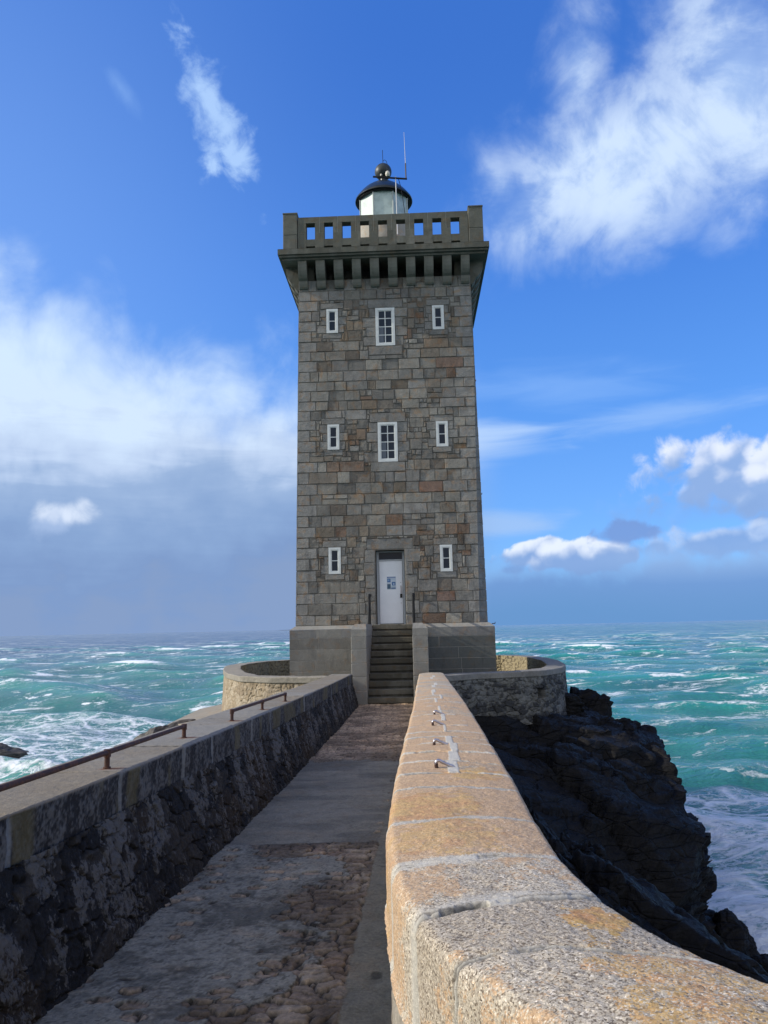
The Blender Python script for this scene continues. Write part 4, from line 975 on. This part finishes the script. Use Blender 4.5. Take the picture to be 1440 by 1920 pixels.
# ------------------------------------------------------------------ curved terrace walls round the tower foot
def curved_wall(pts, thick, side, lab, zbot, ztop=-1.30, drain=None, lit=True):
    q = smoothcurve(pts, 420); tan = np.gradient(q, axis=0); tan /= np.linalg.norm(tan, axis=1, keepdims=True)
    nrm = np.stack([tan[:, 1], -tan[:, 0]], 1)*side      # points outwards
    d_ = np.r_[0, np.cumsum(np.hypot(*np.diff(q, axis=0).T))]
    e = empty('terrace_wall', (q[200, 0], q[200, 1], zbot), 0, label=lab, cat='wall', group='curved terrace walls'); L = np.array(e.location)
    K = 420; seq = [(0, z) for z in np.linspace(zbot, ztop-.16, 90)]+[(0.012, ztop-.155)]+[(0.012, z) for z in np.linspace(ztop-.14, ztop-.01, 8)]+[(0, ztop)]+[(-w_, ztop) for w_ in np.linspace(.02, thick-.02, 16)]+[(-thick, ztop-.01)]+[(-thick, z) for z in np.linspace(ztop-.1, -2.2, 30)]
    seq = np.array(seq); S_ = np.r_[0, np.cumsum(np.hypot(*np.diff(seq, axis=0).T))]
    n = 1400; di = np.linspace(0, d_[-1], n); QX = np.stack([np.interp(di, d_, q[:, k]) for k in range(2)], 1); NX = np.stack([np.interp(di, d_, nrm[:, k]) for k in range(2)], 1)
    T_, Kk = np.meshgrid(np.arange(n), np.arange(len(seq)), indexing='ij'); o_, Z, s_ = seq[Kk, 0], seq[Kk, 1].copy(), S_[Kk]; a_ = di[T_]
    n1 = fbm(a_*2.2, s_*2.2, 0, 5, .6, 201+side); n2 = fbm(a_*11, s_*11, 0, 4, .6, 205); n3 = fbm(a_*30, s_*30, 0, 3, .6, 209)
    wq = 1.6 if lit else 1.1
    f1, f2, idv = vor2(a_/(.30 if not lit else .21)+wq*(fbm(a_*4, Z*4, 0, 3, .6, 215)-.5), Z/(.13 if not lit else .15)+wq*(fbm(a_*4, Z*4, 0, 3, .6, 219)-.5), 211+side, .85); edge = f2-f1
    cov = ss(n1*.5+n2*.5, .44, .56)
    faceo = Kk < 90; topm = (Kk >= 98) & (Kk < 116); inn = Kk >= 116
    face = (faceo | inn)
    off = np.where(face, ss(edge, .02, .18)*(.035 if lit else .05)*(1-.6*cov)+(n1-.5)*.06+(n2-.5)*.05-.05, (n2-.5)*.012)*np.where(inn, -1, 1)
    off = np.where(topm, 0, off)
    base_ = np.where(faceo, .05*np.clip((ztop-Z), 0, 3), 0)
    Z = Z+np.where(topm, (n1-.5)*.03+(n2-.5)*.012, 0)
    hole = np.zeros(Z.shape)
    if drain:
        hole = ss(np.abs(a_-drain[0]), drain[2]+.02, drain[2])*ss(np.abs(Z-drain[1]), drain[3]+.02, drain[3])*faceo
        off = off-hole*.35
    XY = QX[T_]+NX[T_]*(o_+off+base_)[..., None]
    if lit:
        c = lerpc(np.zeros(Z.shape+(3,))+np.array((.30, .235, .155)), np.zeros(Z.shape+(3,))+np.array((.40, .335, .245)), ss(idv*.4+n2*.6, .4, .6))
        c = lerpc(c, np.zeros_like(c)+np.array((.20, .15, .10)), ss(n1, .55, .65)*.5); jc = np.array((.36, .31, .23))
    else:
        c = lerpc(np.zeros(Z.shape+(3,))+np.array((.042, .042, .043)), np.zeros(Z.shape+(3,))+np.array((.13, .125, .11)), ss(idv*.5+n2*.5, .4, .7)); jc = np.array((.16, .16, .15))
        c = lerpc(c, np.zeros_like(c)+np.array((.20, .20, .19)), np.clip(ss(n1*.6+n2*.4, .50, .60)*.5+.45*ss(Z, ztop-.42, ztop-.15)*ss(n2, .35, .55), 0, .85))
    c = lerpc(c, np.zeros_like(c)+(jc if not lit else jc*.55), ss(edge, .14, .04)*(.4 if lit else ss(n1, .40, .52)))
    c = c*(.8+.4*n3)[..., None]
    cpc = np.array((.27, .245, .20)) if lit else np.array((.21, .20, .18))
    band = ~face
    c = np.where(band[..., None], cpc*(.8+.4*n2)[..., None], c)
    c = np.where(inn[..., None], lerpc(np.zeros_like(c)+np.array((.30, .25, .15)), np.zeros_like(c)+np.array((.12, .10, .07)), ss(edge+.3*(n2-.5), .2, .03)), c)
    c = lerpc(c, np.zeros_like(c)+np.array((.01, .01, .01)), hole*.0)
    o = grid('wall_face', np.concatenate([XY, Z[..., None]], -1)-L, M_RUBBLE, e, col=c, flip=(side < 0))
    return e, q, nrm
Lpts = [(-1.15, 21.35), (-1.9, 21.45), (-3.3, 21.9), (-4.3, 22.75), (-5.05, 24.6), (-5.65, 27), (-6.1, 29.5), (-6.05, 31.5), (-5.5, 33.4), (-4.3, 34.8), (-2.2, 35.5), (.2, 35.6)]
Rpts = [(1.45, 20.9), (2.57, 21.72), (3.5, 21.95), (4.45, 22.4), (5.25, 23.6), (5.75, 25.3), (6.2, 28.4), (6.3, 31), (6.1, 33), (5.4, 34.6), (3.0, 35.55), (.25, 35.6)]
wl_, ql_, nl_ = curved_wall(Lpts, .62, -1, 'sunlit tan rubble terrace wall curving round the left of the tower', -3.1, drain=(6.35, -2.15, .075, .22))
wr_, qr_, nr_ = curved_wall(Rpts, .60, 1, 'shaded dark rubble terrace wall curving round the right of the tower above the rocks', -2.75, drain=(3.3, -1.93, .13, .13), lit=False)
# terrace floor
me = MB(); ring = [tuple(p)+(-2.13,) for p in np.r_[ql_[:, :2], qr_[::-1, :2]][::8]]
me.poly(ring[::-1], (.16, .15, .13)); fl = me.build('terrace_floor', M_PATH); tag(fl, kind='structure', label='stone paved terrace round the tower foot')
# step out at the wall base on the rock (right), and the flat concrete ledge (left)
x = MB(); x.mesh([(-7.3, 26.2, -3.0), (-5.2, 23.6, -2.72), (-4.8, 27.0, -2.72), (-6.0, 31.5, -2.75), (-7.4, 31.0, -3.0), (-7.6, 26.0, -4.9), (-5.2, 23.2, -4.9), (-4.8, 27.0, -4.9), (-6.0, 31.5, -4.9), (-7.8, 31.2, -4.9)], [(0, 1, 2, 3, 4), (0, 5, 6, 1), (4, 9, 5, 0), (3, 8, 9, 4)], (.27, .245, .2))
o = x.build('concrete_ledge', M_SMOOTH); tag(o, 'flat pale concrete ledge jutting from the foot of the left terrace wall', 'ledge')

# ------------------------------------------------------------------ rocks
m, t, b = material('wet_shaded_rock'); o = t.obj()
st = t.vm('MULTIPLY', o, (1, 1, 3.5)); n = t.noise(st, 2.2, 8, .65, .5); n2 = t.noise(o, 12, 6, .7); n3 = t.noise(o, .6, 4, .6); ck = t.vor(t.vm('ADD', st, t.vm('SCALE', t.new('ShaderNodeTexNoise').outputs[1], .0)), 1.3, 'DISTANCE_TO_EDGE')
zc_ = t.sep(o)[2]
c = t.mix(t.sm(n, .35, .7), (.0032, .0028, .0026), (.0115, .0100, .0085)); c = t.mix(t.mul(t.sm(n2, .5, .75), t.sm(n3, .5, .7)), c, (.018, .016, .014))  # wet rock, its colour darkened further to stand for the cliff's shade
t.put(b.inputs['Base Color'], c); t.put(b.inputs['Roughness'], t.sm(n2, .3, .7, .45, .8)); b.inputs['Specular IOR Level'].default_value = .22
hh = t.add(t.add(n, t.mul(n2, .35)), t.mul(t.sm(ck, 0, .06), .35)); t.put(b.inputs['Normal'], t.bump(hh, 1.0, .10)); M_ROCK = m
# near-right cliff: rim points (y, x, z) and foot
RIM = np.array([(36, 5.6, -3.8), (30, 6.6, -3.6), (27.5, 6.3, -3.1), (26, 6.5, -2.6), (25.2, 6.7, -2.7), (24, 7.4, -2.95), (22.7, 7.8, -3.2), (21.8, 7.35, -3.45), (21, 7.2, -3.7), (20.2, 7.5, -4.1), (19.6, 8.0, -4.4), (19, 8.2, -4.5), (18.4, 8.1, -4.6), (17.9, 7.55, -4.9), (16.9, 6.8, -5.9), (16, 6.5, -6.1), (15, 6.7, -6.4), (13.5, 7.0, -6.6), (12, 6.8, -6.4), (9, 5.8, -6.0), (5, 5, -5.9), (0, 5, -6)])
yc = np.linspace(36, 0, 620); uc_ = np.linspace(0, 1, 330)
Y, Uc = np.meshgrid(yc, uc_, indexing='ij')
rx = np.interp(Y, RIM[::-1, 0], RIM[::-1, 1])-.02-.78*ss(Y, 20.6, 19.2); rz = np.interp(Y, RIM[::-1, 0], RIM[::-1, 2])
wx = np.where(Y > 21.5, np.interp(Y, [21.5, 23.6, 26, 31, 36], [3.0, 5.0, 5.6, 6.0, 5.0]), np.interp(Y, rq[::-1, 1][::1], rq[::-1, 2]))-.15
wz = np.where(Y > 21.5, -2.45, -2.35-.0*Y)-.6*ss(Y, 20, 16)*.9
rim = .62
t1 = np.clip(Uc/rim, 0, 1); t2 = np.clip((Uc-rim)/(1-rim), 0, 1)
X = np.where(Uc < rim, wx+(rx-wx)*t1, rx-.30*t2)
Z = np.where(Uc < rim, wz+(rz-wz)*t1**1.25, rz+(SEA-1.0-rz)*(t2**.8))
# blocky relief: stepped noise along tilted strata
tilt = Z+.35*X-.12*Y
b1 = fbm(X*.45, Y*.45, Z*.9, 4, .55, 301); b2 = fbm(X*1.3, Y*1.3, Z*2.2, 4, .55, 305); b3 = fbm(X*4, Y*4, Z*6, 4, .6, 309)
f1, f2, idc = vor2((X+.7*Z)/2.1+.35*(b2-.5), (Y*.8-.6*Z)/1.7+.35*(b1-.5), 313, .9); g1, g2, idd = vor2((tilt)/.42+.8*(b1-.5)*4, (Y-X*.3)/1.3+b2, 321, .9)
crev = ss(f2-f1, .10, .0); crev2 = ss(g2-g1, .08, .0)
strat = h3(np.floor(tilt/.5+2.2*(b1-.5)), np.floor(Y/2.3+1.5*(b1-.5)), Y*0, 9)-.5
dispn = .34*strat+(idc-.5)*1.25+(b1-.5)*.9+(b2-.5)*.35+(b3-.5)*.12+(idd-.5)*.26-.30*crev-.12*crev2
fade = ss(Uc, .0, .10)
ridge = 1.0
nx = ss(Uc, .15, .75)*.75; nz = .9-.6*ss(Uc, .5, .75)
X2 = X+dispn*fade*nx; Z2 = Z+dispn*fade*nz*.8; Y2 = Y+(b2-.5)*.5*fade*ss(Uc, .3, .8)
Z2 = np.where((Y > 21.3) & (Uc < .3), np.minimum(Z2, -2.3), Z2)
cliff = grid('cliff', np.stack([X2, Y2, Z2], -1), M_ROCK, flip=False); tag(cliff, kind='structure', label='jagged near-black rock falling to the sea right of the causeway')
# land on the left and beneath everything
yc = np.linspace(38, -3, 240); uc_ = np.linspace(0, 1, 160); Y, Uc = np.meshgrid(yc, uc_, indexing='ij')
wx = np.where(Y > 21.5, np.interp(Y, [21.5, 23.6, 27, 31, 34, 38], [-2.6, -4.5, -5.5, -5.8, -5, -1]), li(Y)-.35); ex = np.interp(Y, [-3, 4, 10, 20, 26, 32, 38], [-6.5, -6.2, -6, -7.4, -9.6, -9.0, -3])
X = wx+(ex-wx)*Uc; Z = -2.7-1.35*ss(Uc, 0, .22)+(SEA-1+4.05)*Uc**3.2
b1 = fbm(X*.5, Y*.5, Z, 4, .55, 331); b2 = fbm(X*1.6, Y*1.6, Z*2, 4, .6, 335); f1, f2, idc = vor2(X/1.3+b2, Y/1.8+b1, 337, .9)
dn = ((idc-.5)*.8+(b1-.5)*1.4+(b2-.5)*.6)*ss(Uc, 0, .25)
o = grid('rock_shore', np.stack([X-dn*.6, Y, Z+dn*.45-.25*ss(Uc, 0, .15)], -1), M_ROCK, flip=True); tag(o, kind='structure', label='rock shore below the left parapet')
m, t, b = material('lit_rock'); o = t.obj(); n = t.noise(t.vm('MULTIPLY', o, (1, 1, 3)), 3, 8, .65); n2 = t.noise(o, 14, 5, .7)  # paler copy of the rock, sunlight put into its colour
t.put(b.inputs['Base Color'], t.mix(t.sm(n, .35, .65), (.035, .03, .026), (.11, .095, .075))); b.inputs['Roughness'].default_value = .65; t.put(b.inputs['Normal'], t.bump(t.add(n, t.mul(n2, .4)), 1, .06)); M_ROCK2 = m
def boulder(loc, size, seed, lab, mat, rot=0.0, sink=.3, n=90, group=None):
    th, ph = np.meshgrid(np.linspace(0, 2*math.pi, n*2, endpoint=False), np.linspace(.001, math.pi-.001, n), indexing='ij')
    D_ = np.stack([np.cos(th)*np.sin(ph), np.sin(th)*np.sin(ph), np.cos(ph)], -1)
    r = np.ones(th.shape)*9; rs = np.random.RandomState(seed)
    for k in range(16):
        a = rs.normal(size=3); a /= np.linalg.norm(a); hgt_ = rs.uniform(.62, .95); r = np.minimum(r, hgt_/np.maximum(D_@a, 1e-2))
    r = np.minimum(r, 1.25)
    P = D_*r[..., None]; nn = fbm(P[..., 0]*2.5, P[..., 1]*2.5, P[..., 2]*4, 5, .6, seed); P = P*(1+.35*(nn-.5))[..., None]*np.array(size)
    c_, s_ = math.cos(rot), math.sin(rot); P = np.stack([P[..., 0]*c_-P[..., 1]*s_, P[..., 0]*s_+P[..., 1]*c_, P[..., 2]], -1)
    P = np.concatenate([P, P[:1]], 0)
    o = grid('boulder', P, mat, flip=True); o.location = loc; tag(o, lab, 'rock', group); return o
boulder((7.72, 18.95, SEA+.25), (.62, .5, .62), 4, 'black angular boulder in the foam at the foot of the right-hand cliff', M_ROCK, .3)
boulder((8.15, 17.75, SEA+.05), (.42, .4, .32), 9, 'low black rock at the lower right edge of the picture, in the foam', M_ROCK, 1.2)
boulder((-25.6, 51.0, SEA+.15), (1.9, 1.0, .65), 15, 'small flat rock awash in the sea at the left edge', M_ROCK2, .2)
boulder((-7.4, 25.6, -3.75), (1.0, 1.6, .95), 22, 'grey rock showing over the left parapet beside the pale ledge', M_ROCK2, -.5)
boulder((5.35, 24.4, -2.65), (.9, .8, .45), 31, 'dark square-cut rock just under the corner of the right terrace wall', M_ROCK, .4)

# distant low coast on the horizon
P = []; xs = np.linspace(-2100, -300, 160)
for d_ in (0, 200): P.append(np.stack([xs+0*xs, 12000+d_+0*xs, SEA-6+ (34*ss(xs, -2100, -1300)*ss(-xs, 300, 700)*fbm(xs/220, 0*xs, 0, 3, .5, 5) if d_ == 0 else 0*xs)], -1))
P = np.array([P[0]*[1, 1, 0]+[0, 0, SEA-10], P[0], P[0]+[0, 250, 0], P[1]+[0, 250, -5]])
o = grid('distant_coast', P, plain('far_land', (.10, .14, .20), .9)); tag(o, kind='structure', label='faint low island on the horizon left of the tower')

# ------------------------------------------------------------------ sea
rs = np.random.RandomState(77)
rad = np.r_[np.linspace(5, 12, 30, endpoint=False), 12*np.exp(np.linspace(0, math.log(520/12), 760, endpoint=False)), 520*np.exp(np.linspace(0, math.log(42000/520), 140))]
azs = np.r_[np.linspace(-178, -40, 90, endpoint=False), np.linspace(-40, 40, 860, endpoint=False), np.linspace(40, 178, 91)]
Rr, A_ = np.meshgrid(rad, np.radians(azs), indexing='ij'); X = Rr*np.sin(A_); Y = Rr*np.cos(A_)
Hh = np.zeros_like(X); DX = np.zeros_like(X); DY = np.zeros_like(X); Jxx = np.zeros_like(X); Jyy = np.zeros_like(X); Jxy = np.zeros_like(X)
wdir = math.radians(-118)                       # waves travel towards the camera and slightly left
cell = Rr*math.radians(80/860)*2.5+Rr*.013
for i in range(72):
    lam = 1.3*math.exp(rs.rand()*math.log(38/1.3)) if i > 8 else rs.uniform(16, 44)
    k = 2*math.pi/lam; sp = .75 if lam < 8 else .42; th = wdir+rs.normal()*sp
    a = .0125*lam**.92*(1.0 if i > 8 else .85)*rs.uniform(.6, 1.2); a *= .95 if lam > 10 else .8
    cx, cy = math.cos(th), math.sin(th); f = np.clip((lam/cell-2)/3, 0, 1); ph = k*(cx*X+cy*Y)+rs.rand()*6.283
    # groups: slow amplitude modulation
    a_ = a*f*(.45+1.1*vn(X/(lam*3.1), Y/(lam*3.1), i*3.3, 400+i)) if lam > 4 else a*f
    s_, c_ = np.sin(ph), np.cos(ph); Hh += a_*c_; DX -= 1.0*a_*cx*s_; DY -= 1.0*a_*cy*s_
    Jxx -= a_*k*cx*cx*c_; Jyy -= a_*k*cy*cy*c_; Jxy -= a_*k*cx*cy*c_
J = (1+Jxx)*(1+Jyy)-Jxy**2
# foam: breaking crests + wash round the rocks
nF = fbm(X/9, Y/9, 0, 4, .6, 501); nG = fbm(X/2.2, Y/2.2, 0, 4, .6, 505); nH = fbm(X/30, Y/30, 0, 3, .6, 509)
crest = ss(Hh+.5*(nG-.5)-.002*np.minimum(Rr, 150), .45, 1.05)*ss(nF, .44, .56)
foldf = ss(-J, -.50, -.10)
foam = np.clip(np.maximum(crest*.95, foldf*(.35+.65*ss(nF, .40, .58))), 0, 1)*ss(Rr, 700, 350)*(1-.55*ss(np.hypot(X+14, Y-40), 18, 8))
def blob(x0, y0, rx_, ry_, ang, amp):
    c_, s_ = math.cos(ang), math.sin(ang); p = ((X-x0)*c_+(Y-y0)*s_)/rx_; q = ((Y-y0)*c_-(X-x0)*s_)/ry_
    return amp*ss(1-np.sqrt(p*p+q*q)+(nF-.5)*.9+(nG-.5)*.25, 0, .55)
wash = np.zeros_like(X)
for bq in [(9, 20, 5, 6, .2, 1.05), (13, 26, 6, 7, .5, .95), (11, 17, 6, 5, 0, .95), (17, 33, 5, 3, -.2, .8), (19, 29, 9, 3, .2, .7), (-22, 50, 20, 9, .25, .6), (-18, 38, 9, 6, .2, .62), (-27, 44, 8, 6, 0, .6), (-9, 42, 6, 7, 0, .56), (-26, 60, 18, 12, .3, .55), (-10, 62, 10, 7, 0, .6), (-30, 36, 8, 5, .2, .4), (-36, 75, 14, 6, .1, .45), (-14, 80, 10, 4, 0, .4), (-9, 24, 4, 6, 0, .5), (30, 60, 12, 3, .2, .35), (40, 85, 14, 4, .1, .35), (20, 110, 12, 4, 0, .3), (-50, 110, 20, 5, .1, .4)]: wash = np.maximum(wash, blob(*bq))
def shelter(x0, y0, rx_, ry_): return 0
calm = ss(np.hypot((X-(-25))/70, (Y-60)/80), 1.2, .6)
Z = SEA+Hh*.86
P = np.stack([X+DX*1.0, Y+DY*1.0, Z], -1)
m, t, b = material('sea_water'); o = t.obj(); sx_, sy_, sz_ = t.sep(o)
fa, wa = t.attr('foam'), t.attr('wash'); hg = t.attr('height')
dist = t.m('SQRT', t.add(t.mul(sx_, sx_), t.mul(sy_, sy_)))
od = t.vm('ADD', o, t.vm('SCALE', t.noise(o, .35, 4, .6, out=1), 2.2))
stw = t.vm('MULTIPLY', od, (.62, 1.25, 1.0))
lace1 = t.vor(stw, .55, 'DISTANCE_TO_EDGE'); lace2 = t.vor(t.vm('ADD', stw, t.vm('SCALE', t.noise(o, 1.6, 4, .6, out=1), .9)), 1.35, 'DISTANCE_TO_EDGE'); 
fn = t.noise(stw, 2.6, 7, .68, .5); fn2 = t.noise(stw, .7, 6, .65, .8); fn3 = t.noise(t.vm('MULTIPLY', o, (1, 1, 1)), .05, 5, .6)
lace = t.mx(t.sm(lace1, .16, .0), t.mul(t.sm(lace2, .13, .0), .85))
wv_ = t.add(t.mul(wa, .92), t.add(t.mul(t.sub(fn, .5), 1.7), t.mul(t.sub(fn2, .5), 1.5)))
f_w = t.mul(t.mx(t.sm(wv_, .62, 1.0), t.mul(lace, t.sm(t.add(wv_, t.mul(lace, .25)), .30, .75))), t.sm(wa, .02, .25))
f_c = t.sm(t.add(fa, t.mul(t.sub(fn, .5), 1.5)), .42, .92)
# thin wind streaks and specks everywhere
stk = t.noise(t.vm('MULTIPLY', od, (.10, .42, 1)), 1.0, 7, .66, .8); spk = t.sm(t.add(stk, t.mul(t.sub(fn, .5), .45)), .555, .66)
# whitecaps beyond the modelled waves
far_ = t.noise(t.vm('MULTIPLY', o, (.030, .085, 1)), 1.0, 8, .72, .4); fcap = t.mul(t.sm(far_, .545, .60), t.sm(dist, 120, 380))
mid_ = t.noise(t.vm('MULTIPLY', o, (.09, .26, 1)), 1.0, 8, .7, .6); mcap = t.mul(t.mul(t.sm(mid_, .57, .625), t.sm(dist, 35, 90)), t.sm(dist, 900, 300))
foam_ = t.m('MAXIMUM', t.mx(t.mx(f_w, f_c), t.mul(spk, .55)), t.mx(t.mul(fcap, .55), mcap), clamp=True)
milk = t.m('MULTIPLY', t.sm(t.add(wa, t.mul(t.sub(fn2, .5), 1.1)), .1, 1.0), .8)
cA = t.mix(t.sm(t.add(fn3, t.mul(t.sub(fn2, .5), .15)), .40, .62), (.022, .132, .116), (.030, .195, .158))
far_left = t.m('MULTIPLY', t.sm(dist, 130, 420), t.sm(t.add(sx_, t.mul(dist, .0)), 160, -60))  # bluer mix for the far water on the left
cA = t.mix(t.mx(far_left, t.mul(t.sm(dist, 1200, 5000), .7)), cA, (.018, .066, .105))
cA = t.mix(t.m('MULTIPLY', t.sm(hg, .25, 1.0), .75), cA, (.02, .27, .19))
cA = t.mix(milk, cA, (.13, .34, .32))
t.put(b.inputs['Base Color'], t.mix(foam_, cA, (.80, .84, .86)))
t.put(b.inputs['Roughness'], t.mix(foam_, t.comb(t.sm(dist, 60, 1500, .14, .38), 0, 0), (.7, .7, .7)))
b.inputs['IOR'].default_value = 1.33
t.put(b.inputs['Specular IOR Level'], t.sm(foam_, 0, 1, .5, .1))
r1 = t.noise(t.vm('MULTIPLY', o, (.8, 1.5, 1)), 1.6, 8, .62, .4); r2 = t.noise(t.vm('MULTIPLY', o, (.10, .24, 1)), 1.0, 7, .65)
bs = t.bump(r1, t.sm(dist, 400, 30, .2, 1.0), .30); bs = t.bump(r2, t.sm(dist, 20, 200, .3, .9), t.sm(dist, 30, 600, .6, 1.8), bs); bs = t.bump(t.add(foam_, t.mul(fn, foam_)), .5, .08, bs)
t.put(b.inputs['Normal'], bs)
sea = grid('sea', P, m, attrs={'foam': foam, 'wash': wash, 'height': Hh}, flip=False); tag(sea, kind='structure', label='rough turquoise sea streaked with white foam')
